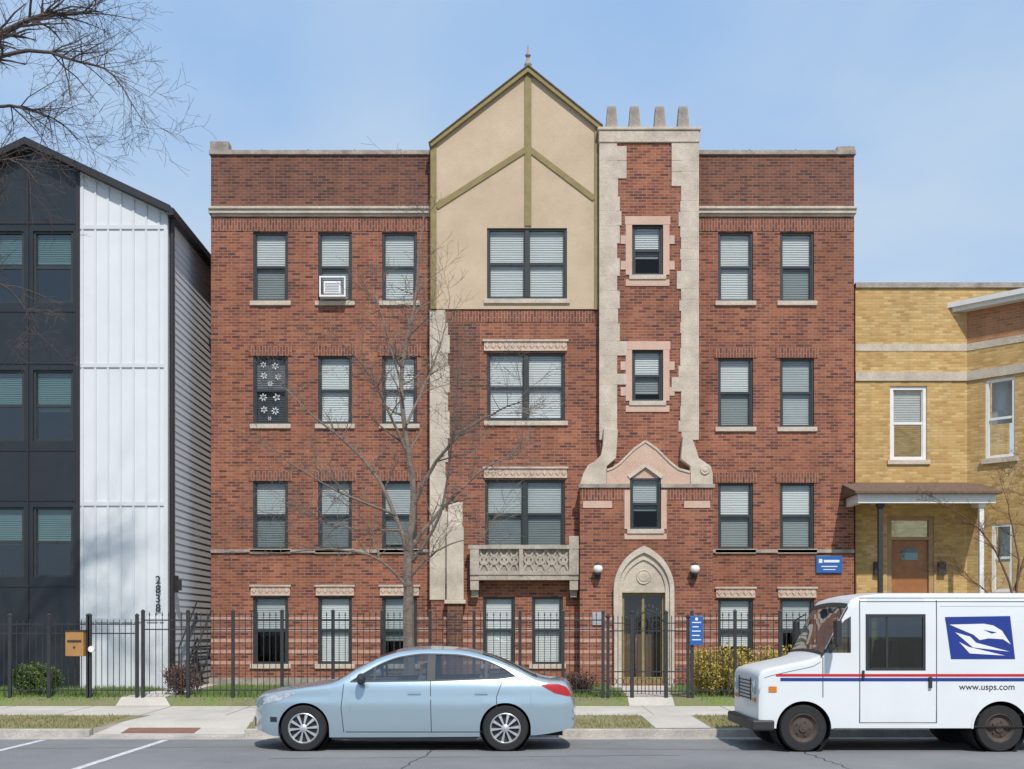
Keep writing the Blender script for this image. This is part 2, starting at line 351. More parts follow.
blades('grass',30000,(-13,9),(23.2,28.0),.11,'bladeg','short green lawn behind the iron fence',
  lambda x,y:(-7.7<x<-6.6) or (2.2<x<3.6) or (math.sin(x*1.1+y*1.3)+random.uniform(-.4,.4)<-.9))
# ------------------------------------------------------------------ main apartment building
DF,DG,DT,DE=28.571,28.27,28.07,27.82
AB=thing('apartment_building','four storey red brick apartment building with tan half timbered gable and stone trimmed tower','building',(X(520,DF),DF,.3))
rowsL=[(232,301),(356,424),(481,549),(597,664)]
colsL=[(253,288),(318,352),(382,417)]
rowsR=[(232,301),(358,427),(483,549),(599,664)]
colsR=[(718,753),(780,814)]
LW=[(a,r0,b,r1) for (r0,r1) in rowsL for (a,b) in colsL]
RW=[(a,r0,b,r1) for (r0,r1) in rowsR for (a,b) in colsR]
xl,xb0,xb1,xr=X(211,DF),X(431,DF),X(698,DF),X(854,DF)
zc0,zc1,zp,zt=Z(217,DF),Z(208,DF),Z(155,DF),Z(150.5,DF)
hl=[hole(p,DF) for p in LW]; hr=[hole(p,DF) for p in RW]
m=MB(); wall(m,xl,xb0+.05,.2,zc0,DF,hl); wall(m,xb1-.05,xr,.2,zc0,DF,hr)
m.quad((xl,DF+16,.2),(xl,DF,.2),(xl,DF,zp),(xl,DF+16,zp)); m.quad((xr,DF,.2),(xr,DF+16,.2),(xr,DF+16,zp),(xr,DF,zp)); m.quad((xr,DF+16,.2),(xl,DF+16,.2),(xl,DF+16,zp),(xr,DF+16,zp))
zg=Z(310,DG); gx0,gx1=X(431,DG),X(601,DG)
GW=[(487,353,565,421),(485,480,565,548),(483,597,515,664),(532,597,563,664)]
hg=[hole(p,DG) for p in GW]
wall(m,gx0,gx1+.3,.2,zg,DG,hg)
m.quad((gx0,DF,.2),(gx0,DG,.2),(gx0,DG,zg),(gx0,DF,zg))
tx0,tx1=X(600,DT),X(698,DT); zt0,zt1=Z(490,DT),Z(143,DT)
TW=[(632,225,663,275),(632,350,663,401),(630,478,661,529)]
ht=[hole(p,DT) for p in TW[:2]]
wall(m,tx0,tx1,zt0,zt1,DT,ht)
m.quad((tx0,DF+.5,zt0),(tx0,DT,zt0),(tx0,DT,zt1),(tx0,DF+.5,zt1)); m.quad((tx1,DT,zt0),(tx1,DF+.5,zt0),(tx1,DF+.5,zt1),(tx1,DT,zt1))
m.quad((tx0,DF+.5,zp-.6),(tx1,DF+.5,zp-.6),(tx1,DF+.5,zt1),(tx0,DF+.5,zt1))
ex0,ex1=X(580,DE),X(713,DE); ze=Z(486,DE)
he=[hole(TW[2],DE),hole((621,572,667,684),DE)]
wall(m,ex0,ex1,.2,ze,DE,he,.16)
m.quad((ex0,DF,.2),(ex0,DE,.2),(ex0,DE,ze),(ex0,DF,ze)); m.quad((ex1,DE,.2),(ex1,DF,.2),(ex1,DF,ze),(ex1,DE,ze))
m.build('wall','brick',AB)
wx0,wx1,wz0,wz1=hole(TW[2],DE); gc=X(645.5,DE)
def curve(pts): return [(X(a,DE),Z(b,DE)) for a,b in pts]
LC=[(607,470),(613,468),(620,463),(627,456),(634,449)]; RC=[(657,449),(664,456),(671,463),(679,469),(690,472)]
q=curve(LC)+[(gc,Z(441,DE))]+curve(RC)
def topz(x):
    for (a,b),(c_,d) in zip(q,q[1:]):
        if a<=x<=c_: return b+(d-b)*(x-a)/(c_-a)
    return q[-1][1]
m=MB(); yg=DE+.012
xs_=sorted(set([p[0] for p in q]+[wx0,wx1]))
for a,b in zip(xs_,xs_[1:]):
    mid=(a+b)/2
    if wx0<mid<wx1:
        def wt(x): return wz1+(Z(466,DE)-wz1)*(1-abs(x-gc)/((wx1-wx0)/2))
        la,lb=wt(a),wt(b)
    else: la=lb=ze-.01
    m.quad((a,yg,la),(b,yg,lb),(b,yg,topz(b)),(a,yg,topz(a))); m.quad((a,yg,topz(a)),(b,yg,topz(b)),(b,DT+.02,topz(b)),(a,DT+.02,topz(a)))
m.quad((wx0,yg,ze-.01),(wx0,yg,wz1),(wx0,yg+.2,wz1),(wx0,yg+.2,ze-.01)); m.quad((wx1,yg,wz1),(wx1,yg,ze-.01),(wx1,yg+.2,ze-.01),(wx1,yg+.2,wz1))
m.prism([(wx0,wz1),(wx1,wz1),(gc,Z(466,DE))],DE+.05,DE+.14)
m.build('gablet','stonep',AB)
m=MB()
for i,(a,b) in enumerate(zip(q,q[1:])): m.bar(a[0],a[1],b[0],b[1],.05,DE-.012-.001*(i%2),DT)
m.bar(wx0-.03,wz1+.02,gc,Z(465,DE),.08,DE-.015,DE+.15); m.bar(gc,Z(465,DE),wx1+.03,wz1+.02,.08,DE-.018,DE+.15)
m.build('gablet_coping','stone',AB)
m=MB(); m.box(xl+.05,xr-.05,DF+.3,DF+15.9,zp-.7,zp-.5); m.build('flat_roof','shingle',AB)
def strip(x0,x1,py0,py1,D,holes,pr,name,mt,bevel=0):
    z0,z1=Z(py1,D),Z(py0,D)
    hs=[h for h in holes if h[2]<z1 and h[3]>z0]
    xs=[x0]
    for h in sorted(hs): xs+= [h[0],h[1]]
    xs.append(x1)
    for i in range(0,len(xs),2):
        if xs[i+1]-xs[i]>.02:
            m=MB(); m.box(xs[i],xs[i+1],D-pr,D+.05,z0,z1); m.build(name,mt,AB,bevel=bevel)
for a,b,sd in ((xl,xb0,0),(xb1,xr,1)):
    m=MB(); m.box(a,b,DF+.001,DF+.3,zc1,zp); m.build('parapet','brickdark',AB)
    a2,b2=(a-.04,b) if sd==0 else (a,b+.04)
    m=MB(); m.box(a2,b2,DF-.05,DF+.34,zp,zt)
    if sd==0: m.box(xl-.02,xl+.42,DF-.02,DF+.3,zt,zt+.22)
    else: m.box(xr-.4,xr+.02,DF-.02,DF+.3,zt,zt+.1)
    for xx in [a+1.2+1.1*i for i in range(4)]:
        if xx<b-.5: m.box(xx,xx+.03,DF-.054,DF+.34,zt,zt+.02)
    m.build('coping','stoned',AB,bevel=.012)
    m=MB(); m.box(a2,b2,DF-.10,DF+.1,zc0+.06,zc1); m.box(a+.02,b,DF-.05,DF+.1,zc0,zc0+.06); m.box(a2,b2,DF-.14,DF+.1,zc1-.06,zc1+.003)
    m.build('cornice','stone',AB,bevel=.01)
strip(xl,xb0,219,231,DF,[],.012,'soldier_course','soldier'); strip(xb1,xr,219,231,DF,[],.012,'soldier_course','soldier')
strip(gx0+.5,gx1,311,322,DG,[],.012,'soldier_course','soldier')
strip(ex0+.01,ex1-.01,488,500,DE,he,.012,'soldier_course','soldier')
strip(xl,xb0-.02,549.5,553,DF,[],.05,'string_course','stoned',.006); strip(xb1,xr,549.5,553,DF,[],.05,'string_course','stoned',.006)
strip(ex0-.04,ex1+.04,484,488,DE,[he[0]],.05,'string_course','stoned',.006)
BM=MB()
def bandbox(x0,x1,py,D,holes):
    z0,z1=Z(py+3.4,D),Z(py,D); xs=[x0]
    for h in sorted([h for h in holes if h[2]<z1 and h[3]>z0]): xs+=[h[0],h[1]]
    xs.append(x1)
    for i in range(0,len(xs),2):
        if xs[i+1]-xs[i]>.02: BM.box(xs[i],xs[i+1],D-.008,D+.05,z0,z1)
for py in (617,628,639,650,661):
    bandbox(xl,xb0-.02,py,DF,hl); bandbox(xb1+.35,xr,py,DF,hr); bandbox(gx0+.3,ex0,py,DG,hg); bandbox(ex0,ex1,py,DE,[hole((612,548,674,684),DE)])
bo=BM.build('stone_banding','band',AB)
for a,b,D in ((xl-.03,xb0,DF),(xb1+.33,xr+.03,DF),(gx0,ex0,DG)):
    m=MB(); m.box(a,b,D-.06,D+.1,.2,.52); m.build('plinth','stoned',AB)
dl=[.98,.98,1,.97,.97,.97,.95,1,.9,.45,.98,.62]
bl=['blind','blind','blind','blindg','blind','blind','blindg','blindg','blindg','blindg','blind','blindg']
G2=('glass','glass')
for i,p in enumerate(LW):
    wn=window(AB,p,DF,drop=dl[i],bl=('seatm' if i==3 else bl[i]),lintel=('soldier' if 3<=i<9 else None),gl=('glass','glass' if i in (4,5,10,2) else 'glassd'))
    if i==3:
        x0,x1,z0,z1=hole(p,DF)
        for (fx,fz,r) in ((.28,.88,.08),(.62,.86,.09),(.3,.72,.09),(.70,.70,.08),(.48,.60,.07),(.28,.40,.10),(.66,.40,.10),(.3,.22,.09),(.62,.2,.10),(.46,.09,.05)):
            cx_=x0+(x1-x0)*fx; cz_=z0+(z1-z0)*fz; a0=random.random()*6; s=MB(); np_=random.choice([5,6,7]); K=np_*4
            def pt(k,f): 
                a=a0+2*math.pi*k/K; rr_=r*(.66+.34*math.cos(np_*(a-a0)))*f; return (cx_+rr_*math.cos(a),DF+.060,cz_+rr_*math.sin(a))
            for k in range(K): s.quad(pt(k,1),pt(k,.62),pt(k+1,.62),pt(k+1,1))
            s.build('window_sticker','blind',wn)
dr=[1,.97,.99,.98,.96,1,.7,.5]
for i,p in enumerate(RW):
    window(AB,p,DF,drop=dr[i],bl='blindg' if i in(3,7) else 'blind',lintel=('soldier' if 2<=i<6 else None),gl=('glass','glassd' if i%3 else 'glass'))
window(AB,GW[0],DG,n=2,drop=.96,bl='blind',gl=G2); window(AB,GW[1],DG,n=2,drop=.97,bl='blindg',sill=None)
window(AB,GW[2],DG,drop=.97,bl='blind',gl=G2); window(AB,GW[3],DG,drop=.95,bl='blind',gl=G2)
for p in TW[:2]: window(AB,p,DT,drop=.8 if p[1]>300 else .6,bl='blind',sill='stone')
window(AB,TW[2],DE,drop=.6,bl='blindg',sill='stone')
def carved(px0,px1,py0,py1,D,n):
    m=MB(); x0,x1,z0,z1=X(px0,D),X(px1,D),Z(py1,D),Z(py0,D)
    m.box(x0,x1,D-.03,D+.05,z0,z1); h=z1-z0; b=m.build('carved_lintel','stonep',AB)
    m=MB()
    m.box(x0-.03,x1+.03,D-.065,D-.028,z1-h*.16,z1+.002)
    m.box(x0,x1,D-.05,D-.03,z0-.002,z0+h*.14)
    w=(x1-x0)/n
    for k in range(n):
        c=x0+w*(k+.5); zc=z0+h*.49
        m.prism([(c-w*.34,zc),(c,zc-h*.27),(c+w*.34,zc),(c,zc+h*.27)],D-.05,D-.03)
    m.build('ornament','stone',b)
for a,b in colsL: carved(a-2,b+2,585,595.5,DF,6)
for a,b in colsR: carved(a-2,b+2,587,597.5,DF,6)
carved(484,567,340,351,DG,13); carved(484,567,467,478,DG,13)
m=MB(); z=Z(600,DG); k=0; ztop2=zg-.003
while z<ztop2-.05:
    h=min(random.choice([.28,.36,.44]),ztop2-z); w=random.choice([.34,.40,.36,.44])
    m.box(gx0-.03,gx0+w,DG-.028,DG+.02,z+.003,z+h-.003); z+=h; k+=1
m.box(gx0-.02,gx0+.33,DG-.025,DG+.02,Z(600,DG),ztop2)
m.build('quoin','stone',AB,bevel=.006)
m=MB()
bx0,bx1=X(447,DG),X(464,DG)
m.box(bx0,bx1,DG-.20,DG-.03,Z(600,DG),Z(528,DG)); m.prismx([(DG-.20,Z(528,DG)),(DG-.03,Z(528,DG)),(DG-.03,Z(502,DG)),(DG-.08,Z(504,DG))],bx0+.03,bx1-.03)
m.box(bx0-.05,bx1+.05,DG-.24,DG-.03,Z(604,DG),Z(600,DG))
m.build('buttress','stone',AB,bevel=.012)
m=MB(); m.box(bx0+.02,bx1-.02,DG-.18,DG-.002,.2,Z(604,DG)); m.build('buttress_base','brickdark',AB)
# stucco gable
DS=DG-.04
sx0,sx1=X(431,DS),X(600,DS); ap=(X(528,DS),Z(70,DS)); el=(sx0,Z(145,DS)); er=(sx1,Z(128,DS)); zs=Z(309,DS)
gw=(487,228,567,299); hw=hole(gw,DS)
m=MB(); wall(m,sx0,sx1,zs,el[1],DS,[hw])
m.add([(sx0,DS,el[1]),(sx1,DS,el[1]),(sx1,DS,er[1]),(ap[0],DS,ap[1])],[(0,1,2,3)])
m.quad((sx0,DF+.4,zs),(sx0,DS,zs),(sx0,DS,el[1]),(sx0,DF+.4,el[1])); m.quad((sx1,DS,zs),(sx1,DF+.6,zs),(sx1,DF+.6,er[1]),(sx1,DS,er[1]))
m.quad((sx0,DG,zs),(sx1,DG,zs),(sx1,DS,zs),(sx0,DS,zs))
m.build('stucco_gable','stucco',AB)
window(AB,gw,DS,n=2,drop=.97,bl='blind',gl=G2)
m=MB(); tw=.13
y0,y1=DS-.035,DS+.02
m.box(sx0-.01,sx0+tw,y0,y1,zs,el[1]); m.box(sx1-tw,sx1+.01,y0,y1,zs-.02,er[1])
m.box(ap[0]-.08,ap[0]+.08,y0+.002,y1,Z(226,DS),ap[1]-.08)
m.bar(ap[0]-.02,Z(149,DS),sx0+tw,Z(207,DS),.13,y0+.004,y1); m.bar(ap[0]+.02,Z(149,DS),sx1-tw,Z(199,DS),.13,y0+.006,y1)
m.build('timber_trim','olive',AB)
m=MB()
m.bar(el[0]-.02,el[1]-.02,ap[0],ap[1],.12,DS-.10,DS+.1); m.build('rake_board','olive',AB)
m=MB(); m.bar(ap[0],ap[1],er[0]+.03,er[1]-.02,.12,DS-.103,DS+.1); m.build('rake_board','olive',AB)
m=MB()
m.add([(el[0]-.05,DS-.13,el[1]+.02),(ap[0],DS-.13,ap[1]+.08),(ap[0],DF+10,ap[1]+.08),(el[0]-.05,DF+10,el[1]+.02)],[(0,1,2,3)])
m.add([(ap[0],DS-.13,ap[1]+.08),(er[0]+.06,DS-.13,er[1]+.03),(er[0]+.06,DF+10,er[1]+.03),(ap[0],DF+10,ap[1]+.08)],[(0,1,2,3)])
m.quad((el[0]-.05,DS-.13,el[1]-.01),(ap[0],DS-.13,ap[1]+.05),(ap[0],DS-.13,ap[1]+.08),(el[0]-.05,DS-.13,el[1]+.02)); m.quad((ap[0],DS-.13,ap[1]+.05),(er[0]+.06,DS-.13,er[1]),(er[0]+.06,DS-.13,er[1]+.03),(ap[0],DS-.13,ap[1]+.08))
m.quad((sx0,DF+.4,zp-.5),(sx0,DF+10,zp-.5),(sx0,DF+10,el[1]),(sx0,DF+.4,el[1])); m.quad((sx1,DF+.5,zp-.5),(sx1,DF+10,zp-.5),(sx1,DF+10,er[1]),(sx1,DF+.5,er[1])); m.add([(sx0,DF+10,zp-.5),(sx1,DF+10,zp-.5),(sx1,DF+10,er[1]),(ap[0],DF+10,ap[1]),(sx0,DF+10,el[1])],[(0,1,2,3,4)])
m.build('gable_roof','shingle',AB)
m=MB(); m.lathe((ap[0],DS-.02,ap[1]),[(.0,.62),(.02,.5),(.03,.4),(.07,.33),(.03,.27),(.05,.2),(.09,.12),(.06,.0),(0,0)],12); m.build('finial','stoned',AB,smooth=True)
m=MB(); m.box(X(449,DG),X(480,DG),DG-.006,DG+.02,Z(440,DG),Z(322,DG)); m.build('patched_brick','brickdark',AB)
# tower stone
D=DT
for sd in (0,1):
    m=MB(); z=Z(432,D); k=0
    while z<zt1-.1:
        h=min(random.choice([.26,.34,.42]),zt1-z)
        w=random.choice([.42,.50,.44,.62,.40]) if k%2 else random.choice([.40,.46])
        if zt1-z<1.0: w=.62
        if sd==0: m.box(tx0-.02,tx0+w,D-.028,D+.02,z+.003,z+h-.003)
        else: m.box(tx1-w,tx1+.02,D-.028,D+.02,z+.003,z+h-.003)
        z+=h; k+=1
    if sd==0: m.box(tx0-.015,tx0+.40,D-.025,D+.02,Z(440,D),zt1)
    else: m.box(tx1-.39,tx1+.015,D-.025,D+.02,Z(440,D),zt1)
    m.build('quoin','stone',AB,bevel=.005)
m=MB()
m.box(tx0-.03,tx1+.03,D-.05,D+.9,zt1,Z(131,D)); m.box(tx0-.06,tx1+.06,D-.08,D+.93,Z(131,D),Z(128,D)); m.build('tower_cap','stone',AB,bevel=.015)
for pc in (612.5,635.5,661,684.5):
    m=MB(); c=X(pc,D); zb=Z(128,D); m.frustum(c,D+.3,zb,zb+.08,.15,.15); m.frustum(c,D+.3,zb+.08,zb+.60,.14,.10); m.build('chimney_pot','stoned',AB,bevel=.008,origin=(c,D+.3,zb))
def surround(p,D,t=.15):
    m=MB()
    x0,x1,z0,z1=hole(p,D); a,b=D-.022,D+.06
    m.box(x0-t,x0,a,b,z0-.0,z1); m.box(x1,x1+t,a,b,z0,z1); m.box(x0-t-.02,x1+t+.02,a-.004,b,z1,z1+.20); m.box(x0-t,x1+t,a,b,z0-.26,z0-.11)
    for zz in (z0+.12,z0+.72): m.box(x0-t-.12,x0-t,a,b,zz,zz+.20); m.box(x1+t,x1+t+.12,a,b,zz,zz+.20)
    m.build('window_surround','stonep',AB,bevel=.005)
surround(TW[0],DT); surround(TW[1],DT)
m=MB(); x0,x1,z0,z1=he[0]; m.box(x0-.13,x0,DE-.02,DE+.05,z0,Z(490,DE)); m.box(x1,x1+.13,DE-.02,DE+.05,z0,Z(490,DE)); m.box(x0-.13,x1+.13,DE-.018,DE+.05,z0-.24,z0-.11); m.build('window_surround','stonep',AB)
m=MB(); m.prism(curve([(604,428),(603,445),(601,455),(595,461),(588,465),(583,474),(580,484.5),(606.8,484.5),(606.8,466),(616,458),(618,430)]),DE+.015,DT+.02); m.build('shoulder','stone',AB,bevel=.01)
m=MB(); m.prism(curve([(683,436),(693,440),(696,448),(699,458),(705,462),(711,466),(713,474),(713,484.5),(690.5,484.5),(690.5,466),(681,459)]),DE+.015,DT+.02)
m.lathe((X(705,DE),DE+.0,Z(470,DE)),[(0,-.03),(.04,-.03),(.06,-.01),(.10,-.02),(.12,.02)],16,'y'); m.build('shoulder','stone',AB,bevel=.01)
for a,b in ((583,612),(684,710)):
    m=MB(); m.box(X(a,DE),X(b,DE),DE-.02,DE+.02,Z(508,DE),Z(501,DE)); m.build('stone_block','stonep',AB)
def arch(cx,a,zs_,h,n=14):
    Rr=(a*a+h*h)/(2*a); th=math.acos((Rr-a)/Rr); r=[(cx+a-Rr+Rr*math.cos(th*i/n),zs_+Rr*math.sin(th*i/n)) for i in range(n+1)]
    l=[(2*cx-x,z) for x,z in reversed(r[:-1])]
    return r+l
cx=X(643.5,DE); zspr=Z(590,DE); zb=.36
def ring(m,ao,ho,ai,hi,ya,yb):
    o=[(cx+ao,zb)]+arch(cx,ao,zspr,ho)+[(cx-ao,zb)]; i=[(cx+ai,zb)]+arch(cx,ai,zspr,hi)+[(cx-ai,zb)]; n=len(o)
    vs=[(p[0],ya,p[1]) for p in o]+[(p[0],ya,p[1]) for p in i]+[(p[0],yb,p[1]) for p in o]+[(p[0],yb,p[1]) for p in i]; fs=[]
    for k in range(n-1):
        fs+= [(k,k+1,n+k+1,n+k),(k,2*n+k,2*n+k+1,k+1),(n+k,n+k+1,3*n+k+1,3*n+k)]
    m.add(vs,fs)
m=MB(); ring(m,.70,1.02,.60,.86,DE-.12,DE+.1); ring(m,.61,.88,.50,.70,DE-.06,DE+.25); m.build('entrance_arch','stone',AB,recalc=True)
m=MB(); ta=arch(cx,.505,zspr,.71); m.prism(ta,DE-.02,DE+.12)
m.lathe((cx,DE-.02,zspr+.30),[(0,-.03),(.10,-.03),(.13,-.015),(.16,-.03),(.18,0)],20,'y'); m.box(cx-.5,cx+.5,DE-.035,DE+.15,zspr-.06,zspr); m.build('tympanum','stone',AB)
dr_=MB(); dt=zspr-.06
dr_.box(cx-.5,cx-.44,DE+.08,DE+.16,zb,dt); dr_.box(cx+.44,cx+.5,DE+.08,DE+.16,zb,dt); dr_.box(cx-.44,cx+.44,DE+.08,DE+.16,dt-.06,dt); dr_.box(cx-.03,cx+.03,DE+.085,DE+.16,zb+.12,dt-.06); dr_.box(cx-.44,cx+.44,DE+.09,DE+.16,zb,zb+.2)
do=dr_.build('door','olive',AB); g=MB(); g.quad((cx-.44,DE+.13,zb),(cx+.44,DE+.13,zb),(cx+.44,DE+.13,dt),(cx-.44,DE+.13,dt)); g.build('door_glass','doorglass',do)
g=MB(); g.box(cx+.04,cx+.07,DE+.03,DE+.06,zb+.8,zb+1.2); g.box(cx+.045,cx+.065,DE+.05,DE+.09,zb+.85,zb+.88); g.box(cx+.045,cx+.065,DE+.05,DE+.09,zb+1.12,zb+1.15); g.build('door_handle','chrome',do)
g=MB(); g.quad((cx-.7,DE+.75,zb),(cx+.7,DE+.75,zb),(cx+.7,DE+.75,dt+.3),(cx-.7,DE+.75,dt+.3)); g.build('vestibule_wall','stonep',AB)
m=MB(); m.box(cx-.75,cx+.75,DE-.5,DE+.5,.3,.36+.0); m.build('door_step','concrete',AB,bevel=.01)
# balcony balustrade
m=MB(); D=DG-.32; a,b=X(470,D),X(579,D)
m.box(a,b,D,DG-.04,Z(580,D),Z(575,D)); m.box(a-.04,b+.04,D-.04,D+.16,Z(549,D),Z(545,D)); m.box(a,b,D-.02,D+.13,Z(575,D),Z(571,D))
for px0,px1,top in ((470,479,545),(519,523,549),(569,579,536)): m.box(X(px0,D),X(px1,D),D-.03,D+.16,Z(575,D),Z(top,D))
for px0,px1 in ((470,479),(569,579)):
    c=(X(px0,D)+X(px1,D))/2; m.box(c-.1,c+.1,D+.02,DG-.05,Z(590,D),Z(580,D)); m.box(c-.08,c+.08,D+.14,DG-.05,Z(597,D),Z(590,D))
for (p0,p1,n) in ((479,519,4),(523,569,4)):
    xa,xb=X(p0,D),X(p1,D); w=(xb-xa)/n; za,zb_=Z(571,D),Z(549,D)
    for k in range(n):
        x0,x1=xa+w*k,xa+w*(k+1)
        m.bar(x0,za,x1,zb_,.05,D+.03,D+.06); m.bar(x0,zb_,x1,za,.05,D+.032,D+.058)
        c=(x0+x1)/2; zc=(za+zb_)/2; m.lathe((c,D+.025,zc),[(.07,.0),(.12,.0),(.12,.04),(.07,.04),(.07,0)],14,'y')
m.build('balcony_balustrade','stoneg',AB,bevel=.004)
m=MB(); m.box(a+.05,b-.05,D+.06,D+.12,Z(573,D),Z(547,D)); m.build('balcony_panel','stoned',AB)
for px,side in ((597.5,'left'),(694,'right')):
    c=X(px,DE); z=Z(570,DE); t=thing('wall_lantern','white globe wall lantern to the %s of the arched entrance'%side,'lamp',(c,DE,z-.2))
    m=MB(); m.box(c-.06,c+.06,DE-.03,DE-.002,z-.22,z-.02); m.tube([(c,DE-.03,z-.15),(c,DE-.12,z-.17),(c,DE-.16,z-.1)],[.015]*3,6); m.lathe((c,DE-.16,z-.12),[(.0,0),(.07,0),(.08,.04),(.06,.05)],12); m.lathe((c,DE-.16,z+.1),[(.07,0),(.05,.04),(.012,.07),(0,.11)],12); m.build('bracket','iron',t)
    m=MB(); m.lathe((c,DE-.16,z-.08),[(.05,0),(.095,.04),(.115,.1),(.095,.16),(.05,.19)],16); m.build('globe','globe',t,smooth=True)
D=DF-.02; t=thing('wall_sign','blue rectangular sign fixed to red brick at the right corner of the apartment building','sign',(X(829,D),D,Z(573,D)))
m=MB(); m.box(X(816,D),X(842,D),D-.03,D,Z(573,D),Z(556,D)); m.build('sign_board','bluesign',t,bevel=.004)
m=MB(); m.box(X(818.5,D),X(822,D),D-.034,D-.03,Z(563,D),Z(559,D)); m.box(X(823.5,D),X(839,D),D-.034,D-.03,Z(562.5,D),Z(560,D)); m.box(X(821,D),X(837,D),D-.034,D-.03,Z(567,D),Z(566,D)); m.box(X(823,D),X(835,D),D-.034,D-.03,Z(570,D),Z(569.2,D)); m.build('sign_marks','white',t)
D=DE-.01; m=MB(); c=X(598,D); m.box(c-.13,c+.13,D-.03,D-.005,Z(625,D),Z(612,D)); m.box(c-.11,c+.11,D-.034,D-.03,Z(623.5,D),Z(613.5,D)); tag(m.build('entry_panel','rim'),'small grey intercom panel on brick left of the entrance door','intercom')
D=DF; t=thing('air_conditioner','white window air conditioner in the middle window of the top left row','air conditioner',(X(334,D),D,Z(300,D)))
m=MB(); x0,x1,z0,z1=X(325,D),X(342,D),Z(296,D),Z(284,D); m.box(x0,x1,D-.24,D+.05,z0,z1); m.build('casing','white',t,bevel=.02)
m=MB()
for k in range(6): m.box(x0+.04,x1-.04,D-.245,D-.24,z0+.04+k*.037,z0+.052+k*.037)
m.build('grille','seatm',t)
m=MB(); xa,xb,za,zb_=X(321,D),X(347,D),Z(299.5,D),Z(280.5,D)
m.box(xa,xb,D-.26,D-.0,za,za+.04); m.box(xa,xa+.035,D-.26,D-.22,za+.04,zb_); m.box(xb-.035,xb,D-.26,D-.22,za+.04,zb_); m.box(xa,xb,D-.26,D-.22,zb_,zb_+.035)
m.build('support_bracket','white',t)
# ------------------------------------------------------------------ left modern house
DL=27.0
LH=thing('modern_house','modern gabled house with charcoal window bays and white board and batten siding','house',(X(60,DL),DL,.3))
lx1=X(168,DL); lxm=X(80,DL); lxa=X(30,DL); lx0=2*lxa-lx1; zpk=Z(149,DL); zev=Z(214,DL)
slope=(zpk-zev)/(lx1-lxa)
zr=lambda x: zpk-slope*abs(x-lxa)
LWN=[(33,231,73,303),(33,370,73,441),(33,507,73,577),(-14,231,24,303),(-14,370,24,441),(-14,507,24,577),(-62,231,-24,303),(-62,370,-24,441),(-62,507,-24,577)]
hL=[hole(p,DL) for p in LWN]
m=MB(); wall(m,lx0,lxm,.2,zev,DL,hL,.1); m.add([(lx0,DL,zev),(lxm,DL,zev),(lxm,DL,zr(lxm)),(lxa,DL,zpk)],[(0,1,2,3)])
m.build('charcoal_facade','panel',LH)
m=MB()
for py in (222,310,362,449,499,585): m.box(lx0,lxm,DL-.02,DL+.01,Z(py+2,DL),Z(py,DL))
for px in (-20,28,76.5): m.box(X(px,DL)-.02,X(px,DL)+.02,DL-.025,DL+.01,.4,zr(X(px,DL))-.1)
m.box(lxm-.06,lxm+.02,DL-.06,DL+.01,.3,zr(lxm)-.05)
m.build('panel_seam','roofb',LH)
for i,p in enumerate(LWN): window(LH,p,DL,drop=[.42,.55,.45,.4,.5,.5,.4,.4,.4][i],bl='blindg',sill=None,gl=('tealglass','tealglass'),frw=.05)
m=MB(); m.add([(lxm+.02,DL-.05,.25),(lx1,DL-.05,.25),(lx1,DL-.05,zev),(lxm+.02,DL-.05,zr(lxm+.02))],[(0,1,2,3)])
m.quad((lx1,DL-.05,.25),(lx1,DL+.1,.25),(lx1,DL+.1,zev),(lx1,DL-.05,zev)); m.build('white_siding','siding',LH)
m=MB(); xx=lxm+.06
while xx<lx1-.1:
    m.box(xx,xx+.045,DL-.075,DL-.05,.3,zr(xx+.02)-.05); xx+=.285
for py in (226,364,502,618): m.box(lxm+.03,lx1-.072,DL-.08,DL-.05,Z(py+4,DL),Z(py,DL))
m.box(lx1-.07,lx1+.02,DL-.09,DL+.06,.3,zev-.05)
m.build('batten','battenm',LH)
m=MB(); z=.3
while z<zev-.02:
    m.quad((lx1+.014,DL+.1,z),(lx1+.014,DL+16,z),(lx1,DL+16,z+.16),(lx1,DL+.1,z+.16)); m.quad((lx1,DL+.1,z),(lx1,DL+16,z),(lx1+.014,DL+16,z),(lx1+.014,DL+.1,z)); z+=.16
m.build('lap_siding','lap',LH)
m=MB()
for s in (1,-1):
    ex=lxa+s*(lx1-lxa+.12)
    m.prism([(lxa,zpk),(ex,zr(ex)),(ex,zr(ex)+.16),(lxa,zpk+.16)],DL-.3,DL+16)
m.box(lx1+.06,lx1+.2,DL-.29,DL+16,zr(lx1+.12)-.06,zr(lx1+.12)+.1)
m.build('roof','roofb',LH)
m=MB(); m.tube([(lx1+.09,DL+.02,.4),(lx1+.09,DL+.02,zev-.2),(lx1+.13,DL-.02,zev)],[.055]*3,8); m.build('downspout','roofb',LH)
m=MB(); m.quad((lx0,DL+16,.2),(lx0,DL,.2),(lx0,DL,zev),(lx0,DL+16,zev)); m.quad((lx1,DL+16,.2),(lx0,DL+16,.2),(lx0,DL+16,zev),(lx1,DL+16,zev)); m.build('rear_wall','lap',LH)
for k,ch in enumerate('2838'):
    text(ch,.25,(X(159.5,DL),DL-.105,Z(580.5+k*9.3,DL)),(R(90),0,0),'iron','house_number',LH,bold=.004)
m=MB(); m.box(lx1+.02,lx1+.12,DL+.28,DL+.42,Z(592,DL),Z(575,DL)); m.box(lx1+.12,lx1+.2,DL+.3,DL+.4,Z(590,DL),Z(579,DL)); m.build('wall_sconce','iron',LH)
t=thing('stoop','dark metal side steps in the gap between modern house and brick building','stairs',(X(204,28),28,.35))
for k in range(6):
    m=MB(); m.box(-7.66,-7.22,27.6+k*.27,27.9+k*.27,.45+k*.18,.5+k*.18); m.build('tread','iron',t)
